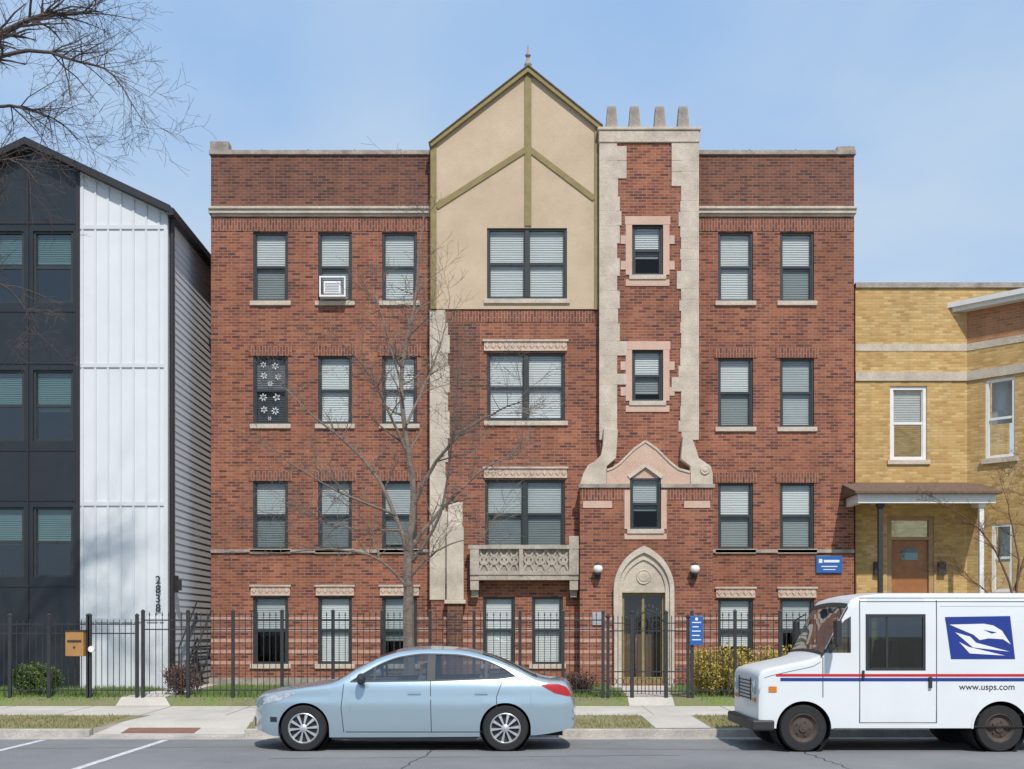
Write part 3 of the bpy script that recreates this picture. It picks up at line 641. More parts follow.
for xx in (-7.66,-7.24):
    m=MB(); m.tube([(xx,27.6,.36),(xx,29.2,1.45)],[.03,.03],4); m.tube([(xx,27.6,1.25),(xx,29.2,2.35)],[.018]*2,6); m.tube([(xx,27.6,.36),(xx,27.6,1.27)],[.018]*2,6)
    m.build('railing','iron',t)
# ------------------------------------------------------------------ right yellow house
DY=28.9
YH=thing('yellow_brick_house','two storey yellow brick house with angled bay and shingled entry porch','house',(X(960,DY),DY,.3))
yx0=X(855,DY)+.01; yxc=X(967,DY); yzt=Z(283,DY)
yw=(890,386,927,460); yd=(887,516,934,640)
yh=[hole(yw,DY),hole(yd,DY)]
bx_=yxc+1.3; by_=DY-1.3
m=MB(); wall(m,yx0,yxc,.2,yzt-.12,DY,yh,.14)
m.quad((yx0,DY+12,.2),(yx0,DY,.2),(yx0,DY,yzt),(yx0,DY+12,yzt)); m.quad((bx_,by_,.2),(bx_+3,by_,.2),(bx_+3,by_,Z(312,DY)),(bx_,by_,Z(312,DY))); m.quad((yxc,DY,Z(312,DY)),(yxc+6,DY,Z(312,DY)),(yxc+6,DY,yzt-.12),(yxc,DY,yzt-.12))
m.quad((yx0,DY+12,.2),(yxc+6,DY+12,.2),(yxc+6,DY+12,yzt),(yx0,DY+12,yzt))
m.build('wall','yellow',YH)
def bayface(mt,z0,z1,holes,name):
    mb=MB(); tmp=MB(); Lb=1.3*math.sqrt(2); wall(tmp,0,Lb,z0,z1,0,holes,.12)
    c=math.sqrt(.5)
    mb.v=[(yxc+v[0]*c+v[1]*c,DY-v[0]*c+v[1]*c,v[2]) for v in tmp.v]; mb.f=tmp.f
    return mb.build(name,mt,YH)
bh=[(.45,1.15,Z(458,DY-.5),Z(379,DY-.5)),(.6,1.1,Z(592,DY-.5),Z(524,DY-.5))]
bayface('yellowd',.2,Z(345,DY),bh,'bay_wall'); bayface('orange',Z(345,DY),Z(312,DY),[],'bay_upper_wall')
c=math.sqrt(.5)
def rot(mb): mb.v=[(yxc+v[0]*c+v[1]*c,DY-v[0]*c+v[1]*c,v[2]) for v in mb.v]
for h in bh:
    f=MB(); w=.07; f.box(h[0],h[0]+w,.02,.1,h[2],h[3]); f.box(h[1]-w,h[1],.02,.1,h[2],h[3]); f.box(h[0]+w,h[1]-w,.02,.1,h[3]-w,h[3]); f.box(h[0]+w,h[1]-w,.02,.1,h[2],h[2]+w); zm=(h[2]+h[3])/2; f.box(h[0]+w,h[1]-w,.03,.1,zm-.03,zm+.03); rot(f)
    wo=f.build('window','whitef',YH); g=MB(); g.quad((h[0]+.03,.07,h[2]),(h[1]-.03,.07,h[2]),(h[1]-.03,.07,h[3]),(h[0]+.03,.07,h[3])); rot(g); g.build('glass','glass',wo)
    g=MB(); g.quad((h[0]+.03,.3,h[2]+(h[3]-h[2])*.45),(h[1]-.03,.3,h[2]+(h[3]-h[2])*.45),(h[1]-.03,.3,h[3]),(h[0]+.03,.3,h[3])); rot(g); g.build('shade','blindg',wo)
    g=MB(); g.box(h[0]-.08,h[1]+.08,-.07,.05,h[2]-.12,h[2]-.002); rot(g); g.build('sill','stone',wo)
for (pa,pb,pr) in ((344,351,.012),(372,381,.04)):
    m=MB(); m.box(0,1.84,-pr,.02,Z(pb,DY),Z(pa,DY)); rot(m)
    m.box(yx0,yxc,DY-pr,DY+.02,Z(pb,DY),Z(pa,DY)); m.build('stone_band','stone',YH)
m=MB(); m.box(yx0,yxc+6,DY-.05,DY+.3,yzt-.12,yzt); m.build('coping','stoned',YH)
m=MB(); q=MB(); q.box(-.5,1.95,-.25,.1,Z(312,DY),Z(312,DY)+.1); q.box(-.5,1.98,-.33,.1,Z(312,DY)+.1,Z(312,DY)+.22); rot(q); m.add(q.v,q.f)
m.box(bx_,bx_+3,by_-.3,by_+.1,Z(312,DY)+.003,Z(312,DY)+.217)
m.build('bay_cornice','whitef',YH); m=MB(); m.add([(yxc-.2,DY,Z(312,DY)+.23),(bx_,by_,Z(312,DY)+.23),(bx_+3,by_,Z(312,DY)+.23),(bx_+3,DY,Z(312,DY)+.28)],[(0,1,2,3)]); m.build('bay_roof','shingle',YH)
window(YH,yw,DY,fm='whitef',drop=.5,bl='blindg',frw=.085)
x0,x1,z0,z1=yh[1]
d=MB(); d.box(x0,x0+.12,DY+.02,DY+.14,z0,z1); d.box(x1-.12,x1,DY+.02,DY+.14,z0,z1); d.box(x0+.12,x1-.12,DY+.02,DY+.14,z1-.10,z1); zd=Z(540,DY); d.box(x0+.12,x1-.12,DY+.02,DY+.14,zd,zd+.08)
d.build('door_frame','wood2',YH,bevel=.006)
g=MB(); g.quad((x0+.12,DY+.08,zd+.08),(x1-.12,DY+.08,zd+.08),(x1-.12,DY+.08,z1-.1),(x0+.12,DY+.08,z1-.1)); g.build('transom_light','tealglass',YH)
d=MB(); xa_,xb_=x0+.125,x1-.125; d.box(xa_,xb_,DY+.08,DY+.13,z0,zd-.002)
zm=(xa_+xb_)/2
for a,b in ((.15,.55),(.65,1.1)):
    for xa,xb in ((xa_+.08,zm-.04),(zm+.04,xb_-.08)): d.box(xa,xb,DY+.06,DY+.08,z0+a,z0+b)
dd=d.build('door','wood',YH,bevel=.006)
g=MB(); cxx=zm; zt_=zd-.30
g.prism([(cxx-.2,zt_-.18),(cxx+.2,zt_-.18)]+[(cxx+.2*math.cos(math.pi*k/10),zt_+.12*math.sin(math.pi*k/10)) for k in range(11)],DY+.06,DY+.08); g.build('door_window','tealglass',dd)
g=MB(); g.quad((cxx-.2,DY+.078,zt_-.18),(cxx+.2,DY+.078,zt_-.18),(cxx+.2,DY+.078,zt_),(cxx-.2,DY+.078,zt_)); g.build('door_curtain','blind',dd)
g=MB(); g.lathe((xb_-.07,DY+.04,z0+1.0),[(0,-.02),(.03,-.02),(.03,.04)],10,'y'); g.build('door_knob','chrome',dd)
m=MB(); pz0,pz1=Z(503,27.6),Z(494,27.6); px0,px1=X(858,27.6),X(996,27.6)
m.box(px0,px1,27.6,27.7,pz0,pz1); m.box(px0,px0+.1,27.7,DY,pz0,pz1); m.box(px1-.1,px1,27.7,DY,pz0,pz1); m.box(px0+.1,px1-.1,27.7,DY-.02,pz1-.06,pz1-.03)
m.build('porch_fascia','whitef',YH)
m=MB(); m.prismx([(27.45,pz1),(DY-.002,pz1+.02),(DY-.002,pz1+.42),(27.45,pz1+.05)],px0-.1,px1+.1); m.build('porch_roof','shingle',YH)
for px in (881,982):
    m=MB(); xx=X(px,27.7); m.box(xx-.05,xx+.05,27.71,27.81,.35,pz0); m.box(xx-.08,xx+.08,27.68,27.84,pz0-.08,pz0); m.box(xx-.08,xx+.08,27.68,27.84,.8,.95); m.build('porch_post','whitef' if px>900 else 'iron',YH)
m=MB(); m.box(px0,px1,27.6,DY,.3,.9); m.build('porch_floor','concrete',YH)
for px in (877,941):
    m=MB(); xx=X(px,DY); m.box(xx-.09,xx+.09,DY-.1,DY-.002,Z(575,DY),Z(562,DY)); m.build('mailbox','iron',YH)
# ------------------------------------------------------------------ fences
FY=23.35; FZ=.35
def fence(px0,px1,name,label,top=614,posts=None,D=FY,mtl='iron',cat='fence',spear=True):
    t=thing(name,label,cat,((X(px0,D)+X(px1,D))/2,D,FZ)); zt=Z(top,D)
    ps=[X(p,D) for p in posts]
    for q in ps:
        m=MB(); m.box(q-.03,q+.03,D-.03,D+.03,FZ-.1,zt+.05); m.frustum(q,D,zt+.05,zt+.09,.042,.01); m.build('post',mtl,t)
    for a,b in zip(ps,ps[1:]):
        m=MB()
        for zz in (FZ+.14,zt-.3,zt-.12): m.box(a+.03,b-.03,D-.012,D+.012,zz-.012,zz+.012)
        n=max(2,round((b-a)/.12))
        for k in range(1,n):
            xx=a+(b-a)*k/n; m.box(xx-.0062,xx+.0062,D-.0062,D+.0062,FZ+.06,zt-.03)
            if spear: m.frustum(xx,D,zt-.03,zt,.012,.010); m.frustum(xx,D,zt,zt+.05,.010,.001)
        m.build('picket_panel',mtl,t)
    return t
fence(-30,88,'picket_fence','plain black picket fence in front of the modern house',618,[-32,10,49,88],spear=False)
fence(88,134,'picket_gate','black picket gate between the modern house fence and the brick building fence',618,[90,137],spear=False,cat='gate')
fence(142,604,'picket_fence','long black spear topped fence left of the entrance gate, behind the pale blue car',614,[143,188,233,282,333,382,430,474,520,563,603])
fence(692,1030,'picket_fence','black spear topped fence right of the entrance gate, behind the delivery van',614,[692,735,780,825,870,915,960,1005])
t=thing('entrance_gate','arched black iron double gate on the walk to the arched entrance','gate',(X(648,FY),FY,FZ))
for px in (608,632,666,688):
    m=MB(); xx=X(px,FY); w=.035 if px in(632,666) else .028; m.box(xx-w,xx+w,FY-w,FY+w,FZ-.05,Z(614 if px in(632,666) else 618,FY)); m.lathe((xx,FY,Z(614 if px in(632,666) else 618,FY)),[(.04,0),(.05,.03),(0,.08)],8); m.build('post','iron',t)
for a,b,arc in ((608,632,0),(632,666,.22),(666,688,0)):
    m=MB(); x0,x1=X(a,FY)+.035,X(b,FY)-.035; n=8 if arc else 5; zt=Z(618,FY)
    for k in range(1,n+0):
        u=k/n; xx=x0+(x1-x0)*u; top=zt+arc*math.sin(math.pi*u); m.box(xx-.007,xx+.007,FY-.007,FY+.007,FZ+.06,top); m.frustum(xx,FY,top,top+.06,.014,.001)
    for zz in (FZ+.12,FZ+.5,zt-.25): m.box(x0,x1,FY-.012,FY+.012,zz-.012,zz+.012)
    if arc:
        ar=[(x0+(x1-x0)*k/10,FY,zt-.08+arc*math.sin(math.pi*k/10)) for k in range(11)]; m.tube(ar,[.014]*11,5)
        for sx in (-1,1):
            cc=(x0+x1)/2+sx*.14; m.lathe((cc,FY-.01,zt-.12),[(.08,0),(.095,0),(.095,.02),(.08,.02),(.08,0)],14,'y')
    else: m.box(x0,x1,FY-.012,FY+.012,zt-.11,zt-.09)
    for k in range(3):
        c_=x0+(x1-x0)*(k+.5)/3; m.lathe((c_,FY-.01,FZ+.31),[(.06,0),(.07,0),(.07,.02),(.06,.02),(.06,0)],12,'y')
    m.build('gate_leaf' if arc else 'side_panel','iron',t)
t=thing('gate_sign','blue vertical sign mounted on the fence right of the entrance gate','sign',(X(696,FY),FY-.06,Z(644,FY)))
m=MB(); m.box(X(689.5,FY),X(702.5,FY),FY-.07,FY-.05,Z(645,FY),Z(616,FY)); m.build('sign_board','bluesign',t,bevel=.004)
m=MB()
for k,(a,b) in enumerate(((691.5,700.5),(692,698),(691.5,700),(691.5,699),(691.5,700.5))): m.box(X(a,FY),X(b,FY),FY-.074,FY-.07,Z(623+k*4.3,FY),Z(622+k*4.3,FY))
m.lathe((X(696,FY),FY-.07,Z(619,FY)),[(0,-.004),(.03,-.004)],12,'y')
m.build('sign_marks','white',t)
t=thing('parcel_box','tan lock box mounted on the black gate by the modern house','box',(X(78,FY),FY-.15,Z(656,FY)))
m=MB(); m.box(X(69,FY),X(87,FY),FY-.2,FY-.04,Z(656,FY),Z(631,FY)); m.build('box_body','ltwood',t,bevel=.01)
m=MB(); m.box(X(71,FY),X(85,FY),FY-.21,FY-.2,Z(642,FY),Z(640,FY)); m.lathe((X(78,FY),FY-.2,Z(647,FY)),[(0,-.015),(.02,-.015),(.02,0)],8,'y'); m.box(X(69,FY)-.01,X(87,FY)+.01,FY-.22,FY-.03,Z(631,FY),Z(630,FY)); m.build('box_trim','iron',t)
m=MB(); m.lathe((X(93,FY),FY-.08,Z(649,FY)),[(0,-.03),(.06,-.03),(.06,.03)],12,'y'); m.build('lock','white',t)
# ------------------------------------------------------------------ shrubs
def shrub(px,D,w,h,n,mt,label,ls=.035):
    x=X(px,D); t=thing('shrub',label,'shrub',(x,D,FZ)); m=MB()
    cl=[(random.uniform(-.7,.7)*w/2,random.uniform(-.6,.6)*w/2,random.uniform(.2,.75)*h,random.uniform(.2,.34)*min(w,h)) for _ in range(22)]
    for i in range(n):
        c_=random.choice(cl); v=Vector((random.gauss(0,1),random.gauss(0,1),random.gauss(0,1))).normalized()*c_[3]*random.uniform(.6,1.15)
        p=Vector((x+c_[0],D+c_[1],FZ+c_[2]))+v
        if p.z<FZ+.02: continue
        a=Vector((random.uniform(-1,1),random.uniform(-1,1),random.uniform(-1,1))).normalized()*ls*random.uniform(.6,1.2); b=a.cross(Vector((random.uniform(-1,1),random.uniform(-1,1),.3))).normalized()*ls*.5
        m.add([p-a,p-b,p+a,p+b],[(0,1,2,3)])
    m.build('foliage',mt,t)
    m=MB()
    for i in range(26):
        a=random.uniform(0,6.28); r=random.uniform(.1,.5)*w; p0=(x+random.uniform(-.06,.06),D+random.uniform(-.05,.05),FZ-.05); p2=(x+math.cos(a)*r,D+math.sin(a)*r,FZ+h*random.uniform(.6,1.0)); p1=tuple(p0[k]*.4+p2[k]*.6+(0,0,.05)[k] for k in range(3))
        m.tube([p0,p1,p2],[.012,.008,.003],4)
    m.build('stems','barkr',t)
shrub(40,24.3,1.0,.62,6500,'leafg','rounded green shrub behind the fence of the modern house',.03)
shrub(180,24.3,.85,.68,1800,'leafb','brownish bare shrub at the left corner of the brick building',.028)
shrub(580,24.6,.7,.48,1100,'leafb','low reddish brown shrub left of the entrance walk',.028)
shrub(724,24.1,1.35,1.0,8500,'leafy','tall yellow green shrub just right of the blue gate sign',.03)
shrub(775,24.3,1.05,1.0,5500,'leafy','yellow green shrub behind the front of the delivery van',.03)
shrub(985,24.5,.9,.9,900,'leafb','brownish shrub behind the rear of the delivery van',.03)
# ------------------------------------------------------------------ trees
def grow(m,p,d,L,r,depth,droop=0.0,minr=.0025):
    n=4; pts=[Vector(p)]; rad=[r]; d=Vector(d).normalized()
    for i in range(n):
        d=(d+Vector((random.uniform(-.22,.22),random.uniform(-.22,.22),random.uniform(-.18,.22)-droop))).normalized()
        pts.append(pts[-1]+d*L/n); rad.append(max(minr,r*(1-.75*(i+1)/n)))
    m.tube(pts,rad,3 if r<.012 else 5)
    if depth>0:
        k=random.randint(3,5)
        for j in range(k):
            i=random.randint(1,n); q=pts[i-1].lerp(pts[i],random.random())
            side=Vector((random.uniform(-1,1),random.uniform(-.7,.7),random.uniform(-.5,.8))).normalized()
            dd=(d*.9+side*.9).normalized(); grow(m,q,dd,L*random.uniform(.4,.65),max(minr,rad[i]*.7),depth-1,droop,minr)
def limb(m,tw,pp,D,r0,r1,dz=0.0,ntw=10,tl=.9,depth=2,droop=0.0,start=.25):
    pts=[]; L=len(pp)
    for i,(a,b) in enumerate(pp):
        DD=D+dz*i/(L-1); pts.append(Vector((X(a,DD),DD,Z(b,DD))))
    out=[]
    for i in range(L-1):
        p0=pts[max(i-1,0)];p1=pts[i];p2=pts[i+1];p3=pts[min(i+2,L-1)]
        for k in range(4):
            t=k/4; out.append(.5*((2*p1)+(p2-p0)*t+(2*p0-5*p1+4*p2-p3)*t*t+(3*p1-p0-3*p2+p3)*t**3)+Vector((random.uniform(-.012,.012),random.uniform(-.03,.03),random.uniform(-.012,.012))))
    out.append(pts[-1]); n=len(out); rad=[r0+(r1-r0)*(i/(n-1))**.8 for i in range(n)]
    m.tube(out,rad,7)
    for j in range(ntw):
        i=int(n*(start+(1-start)*random.random())); i=min(max(i,1),n-1); d=(out[i]-out[i-1]).normalized()
        side=Vector((random.uniform(-1,1),random.uniform(-1,1),random.uniform(-.5,1.0))).normalized()
        grow(tw,out[i],d*.8+side,tl*random.uniform(.5,1.1),max(.004,rad[i]*.55),depth,droop)
def tree(label,cx,D,limbs,trunk,bark,twb,**kw):
    t=thing('bare_tree',label,'tree',(X(cx,D),D,gz(D)-.02)); m=MB(); tw=MB()
    limb(m,tw,trunk[0],D,trunk[1],trunk[2],ntw=0)
    for l in limbs: limb(m,tw,l[0],D,l[1],l[2],l[3],**{**kw,**(l[4] if len(l)>4 else {})})
    m.build('trunk',bark,t,smooth=True); tw.build('crown',twb,t)
tree('slender bare tree in front of the brick building, behind the pale blue car',410,20.2,[
 ([(409,560),(394,512),(372,470),(343,440),(308,412),(283,385)],.05,.008,.9),
 ([(409,590),(380,560),(330,549),(280,553),(226,552)],.03,.006,-.6,dict(ntw=14)),
 ([(409,548),(413,490),(405,430),(402,370),(413,310),(420,250),(424,214)],.07,.008,.3,dict(ntw=24)),
 ([(413,505),(436,462),(466,430),(500,410),(528,398)],.04,.007,-.8),
 ([(409,550),(432,520),(458,492),(482,470),(520,452)],.045,.007,.8),
 ([(405,450),(386,405),(366,370),(340,342)],.03,.006,-.7),
 ([(407,425),(424,385),(441,345),(450,300)],.028,.006,.9),
 ([(396,515),(352,498),(300,470),(262,438)],.028,.006,-1.1),
 ([(409,580),(425,560),(450,545),(485,535)],.028,.006,-.5),
 ([(409,565),(440,515),(452,440),(458,375)],.036,.007,-1.0),
 ([(404,400),(392,350),(380,310),(372,285)],.022,.005,.6),
 ([(400,530),(360,530),(320,520),(285,505)],.022,.005,.7)],
 ([(411,722),(409,650),(408,590),(409,545)],.11,.08),'bark','bark',ntw=12,tl=.9,depth=2)
tree('dark bare tree at the far left whose fine branches hang over the modern house',-150,19.5,[
 ([(-150,300),(-90,150),(-30,60),(30,20),(75,14),(100,12)],.11,.012,.6,dict(ntw=34)),
 ([(-60,110),(-10,60),(40,52),(80,62),(112,75),(148,128)],.05,.005,-.4,dict(ntw=30)),
 ([(-90,150),(-20,110),(20,108),(55,120),(80,140)],.045,.005,.8,dict(ntw=24)),
 ([(-110,190),(-40,20),(10,-30),(70,-40),(110,-20)],.06,.008,.2,dict(ntw=20,droop=.1)),
 ([(-150,360),(-80,250),(-30,180),(10,160),(40,185)],.05,.006,-.3,dict(ntw=26)),
 ([(-150,420),(-80,320),(-30,280),(10,290),(35,330)],.04,.006,.4,dict(ntw=24))],
 ([(-150,724),(-148,600),(-152,450),(-150,290)],.2,.13),'barkd','barkd',ntw=16,tl=1.0,depth=2,droop=.07)
tree('small reddish bare tree by the bay of the yellow brick house',1015,25.5,[
 ([(1015,600),(1000,560),(980,530),(955,510),(930,500)],.03,.004,.2),
 ([(1015,610),(1018,560),(1010,515),(1000,480)],.03,.004,-.3),
 ([(1015,590),(1030,540),(1040,500),(1035,470)],.03,.004,.3),
 ([(1012,620),(985,590),(960,575),(935,572)],.02,.004,-.3)],
 ([(1017,690),(1016,640),(1015,600)],.05,.035),'barkr','barkr',ntw=14,tl=.6,depth=2)
# ------------------------------------------------------------------ vehicles
def pchip(pts):
    n=len(pts); h=[pts[i+1][0]-pts[i][0] for i in range(n-1)]; d=[(pts[i+1][1]-pts[i][1])/h[i] for i in range(n-1)]
    s=[d[0]]+[0 if d[i-1]*d[i]<=0 else 2*d[i-1]*d[i]/(d[i-1]+d[i]) for i in range(1,n-1)]+[d[-1]]
    def f(x):
        if x<=pts[0][0]: return pts[0][1]
        if x>=pts[-1][0]: return pts[-1][1]
        i=0
        while x>pts[i+1][0]: i+=1
        t=(x-pts[i][0])/h[i]; y0,y1=pts[i][1],pts[i+1][1]
        return (2*t**3-3*t*t+1)*y0+(t**3-2*t*t+t)*h[i]*s[i]+(-2*t**3+3*t*t)*y1+(t**3-t*t)*h[i]*s[i+1]
    return f
def lin(pts):
    def f(x):
        if x<=pts[0][0]: return pts[0][1]
        for (a,b),(c_,d) in zip(pts,pts[1:]):
            if x<=c_: return b+(d-b)*(x-a)/(c_-a)
        return pts[-1][1]
    return f
class Body:
    def __init__(s,X0,Yc,L,W,prof,zhi,rr,wheels,wr,base,crown,bow,u0=0):
        s.X0,s.Yc,s.L,s.W,s.prof,s.zhi,s.rr,s.wh,s.ar,s.base,s.crown,s.bow,s.u0=X0,Yc,L,W,prof,zhi,rr,wheels,wr,base,crown,bow,u0
    def y(s,u,z):
        y=s.W(u)*s.prof(z); d=s.zhi(u)-z
        if d<s.rr: y-=(s.rr-math.sqrt(max(0,s.rr**2-(s.rr-max(d,0))**2)))*.8
        return y
    def zlo(s,u):
        z=s.base(u)
        for uc,zc in s.wh:
            if abs(u-uc)<s.ar: z=max(z,zc+math.sqrt(s.ar**2-(u-uc)**2))
        return z
    def P(s,u,y,z): return (s.X0+u,s.Yc+y,z)
    def band(s,m,us,lo,hi,off,sg,N=8,thr=0.0):
        prev=None
        for u in us:
            a,b=lo(u),hi(u)
            if b<a+1e-5: b=a
            row=[]
            for k in range(N+1):
                f=1-(1-k/N)**1.6; z=a+(b-a)*f; row.append(s.P(u,sg*(s.y(u,z)+off),z))
            if prev:
                base=len(m.v); m.v+=prev+row
                for k in range(N):
                    q=(base+k,base+N+1+k,base+N+2+k,base+k+1)
                    m.f.append(q if sg<0 else q[::-1])
            prev=row
    def top(s,m,us,off=0.0,fr=1.0,n=12):
        prev=None
        for u in us:
            z=s.zhi(u); ye=s.y(u,z)*fr
            e0=max(0,1-(u-s.u0)/.5); e1=max(0,1-(s.L-u)/.4)
            row=[]
            for k in range(n+1):
                t=-1+2*k/n; tt=t*fr; row.append(s.P(u-s.bow[0]*e0*(1-tt*tt)+s.bow[1]*e1*(1-tt*tt),ye*t,z+s.crown(u)*(1-tt*tt)+off))
            if prev:
                b=len(m.v); m.v+=prev+row
                for k in range(n): m.f.append((b+k,b+n+1+k,b+n+2+k,b+k+1))
            prev=row
    def end(s,m,u,front,z0=None,z1=None,off=0,fr=1.0,n=12,N=8,y0=None,y1=None):
        lo=s.zlo(u) if z0 is None else z0; hi=s.zhi(u) if z1 is None else z1; full_lo,full_hi=s.zlo(u),s.zhi(u)
        bw=-s.bow[0] if front else s.bow[1]; prev=None
        for j in range(N+1):
            f=1-(1-j/N)**1.6; z=lo+(hi-lo)*f; row=[]
            for k in range(n+1):
                t=(-1+2*k/n)*fr
                if y0 is not None: t=y0+(y1-y0)*k/n
                g=(z-full_lo)/max(1e-3,full_hi-full_lo)
                row.append(s.P(u+bw*(1-t*t)+((-off) if front else off),s.y(u,z)*t,z+s.crown(u)*(1-t*t)*g))
            if prev:
                b=len(m.v); m.v+=prev+row
                for k in range(n): m.f.append((b+k,b+k+1,b+n+2+k,b+n+1+k))
            prev=row
def frange(a,b,st_):
    n=max(1,int(math.ceil((b-a)/st_))); return [a+(b-a)*i/n for i in range(n+1)]
def stations(L,wheels,R_):
    us=set(frange(0,L,.04))
    for uc,zc in wheels:
        for k in range(25):
            us.add(round(uc-R_*math.cos(math.pi*k/24),5))
        us.add(uc-R_-.0005); us.add(uc+R_+.0005)
    return sorted(u for u in us if 0<=u<=L)
def wheel(parent,x,y,z,r,w,sg,style):
    o=MB(); rr=r*.66 if style!='van' else r*.62
    o.lathe((x,y,z),[(rr,-w/2*.9),(rr*1.05,-w/2),(r*.93,-w/2),(r*.985,-w/2*.8),(r,-w/2*.5),(r,w/2*.5),(r*.985,w/2*.8),(r*.93,w/2),(rr,w/2*.9)],40,'y')
    wh=o.build('wheel','rub',parent,smooth=True,origin=(x,y,z))
    o=MB(); s=sg*w/2
    fm='rim' if style=='car' else 'rimb'
    o.lathe((x,y,z),[(rr*1.02,s*.92),(rr*.96,s*1.0),(rr*.90,s*.85)],36,'y')
    if style=='car':
        for k in range(10):
            a=2*math.pi*k/10+.1; da=.17
            pts=[(rr*.92,a-da*.62),(rr*.92,a+da*.62),(rr*.22,a+da*1.1),(rr*.22,a-da*1.1)]
            vs=[(x+q*math.cos(b),y+s*(.86 if q>rr*.5 else .98),z+q*math.sin(b)) for q,b in pts]
            vs2=[(v[0],v[1]-sg*.02,v[2]) for v in vs]
            o.add(vs+vs2,[(0,1,2,3),(0,4,5,1),(1,5,6,2),(2,6,7,3),(3,7,4,0)])
        o.lathe((x,y,z),[(0,s*1.06),(rr*.2,s*1.04),(rr*.26,s*.95),(rr*.26,s*.6)],20,'y')
    else:
        o.lathe((x,y,z),[(rr*.9,s*.85),(rr*.72,s*.55),(rr*.55,s*.62),(rr*.42,s*.75),(rr*.3,s*.72),(rr*.28,s*.95),(0,s*1.0)],28,'y')
        for k in range(5):
            a=2*math.pi*k/5; o.lathe((x+rr*.48*math.cos(a),y,z+rr*.48*math.sin(a)),[(0,s*.85),(.014,s*.85),(.014,s*.6)],6,'y')
    o.build('rim',fm,wh,smooth=True)
    o=MB(); o.lathe((x,y,z),[(rr*.93,s*.55),(0,s*.5)],24,'y'); o.build('brake_disc','plast',wh)
# ---- sedan
zc=.318; wh=[(.62,zc),(3.40,zc)]; X0=X(258,16.5)
LEN=4.35
zhi=pchip([(0,.62),(.04,.70),(.12,.765),(.3,.825),(.6,.872),(.98,.93),(1.06,.96),(1.36,1.135),(1.72,1.31),(2.0,1.38),(2.35,1.405),(2.75,1.388),(3.15,1.305),(3.55,1.145),(3.88,.995),(4.02,.968),(4.2,.955),(4.27,.90),(4.32,.74),(4.35,.60)])
W=pchip([(0,.66),(.1,.745),(.3,.82),(.62,.865),(1.2,.88),(2.2,.885),(3.4,.88),(3.9,.86),(4.2,.81),(4.35,.74)])
prof=pchip([(.18,.93),(.32,.965),(.5,.985),(.68,1.0),(.74,.982),(.85,.976),(.93,.95),(1.0,.915),(1.2,.81),(1.42,.66)])
base=pchip([(0,.26),(.2,.2),(.9,.19),(3.0,.2),(3.8,.22),(4.15,.27),(4.35,.33)])
crown=pchip([(0,.03),(1,.045),(1.5,.04),(2.3,.04),(3.5,.04),(4.35,.02)])
SB=Body(X0,16.5+.885,LEN,W,prof,zhi,.05,wh,.352,base,crown,(.2,.06))
CAR=thing('parked_car','pale blue four door sedan parked at the kerb in front of the brick building','car',(X0+2.2,SB.Yc,0))
us=stations(LEN,wh,.352)
w0,w1=1.26,3.54
wlo=lin([(1.26,.955),(2.4,.97),(3.3,1.0),(3.54,1.03)])
whi=pchip([(1.26,.965),(1.46,1.09),(1.72,1.23),(1.95,1.305),(2.3,1.345),(2.7,1.335),(3.05,1.275),(3.35,1.16),(3.54,1.04)])
belt=lambda u: wlo(u) if w0<=u<=w1 else zhi(u)
us2=sorted(us+[w0-.0005,w0,w1,w1+.0005])
m=MB()
for sg in (-1,1):
    SB.band(m,us2,SB.zlo,belt,0,sg,12)
    SB.band(m,frange(w0,w1,.04),whi,zhi,0,sg,5)
SB.top(m,[u for u in us if u<=1.06]+[1.06]); SB.top(m,frange(1.86,3.08,.04)); SB.top(m,[3.84]+[u for u in us if u>=3.85]+[LEN])
SB.end(m,0,True); SB.end(m,LEN,False)
m.build('body','carpaint',CAR,smooth=True,recalc=True)
m=MB(); SB.top(m,frange(1.06,1.86,.05),-.002,1.0); m.build('windshield','carglass',CAR,smooth=True)
m=MB(); SB.top(m,frange(3.08,3.84,.05),-.002,1.0); m.build('rear_window','carglass',CAR,smooth=True)
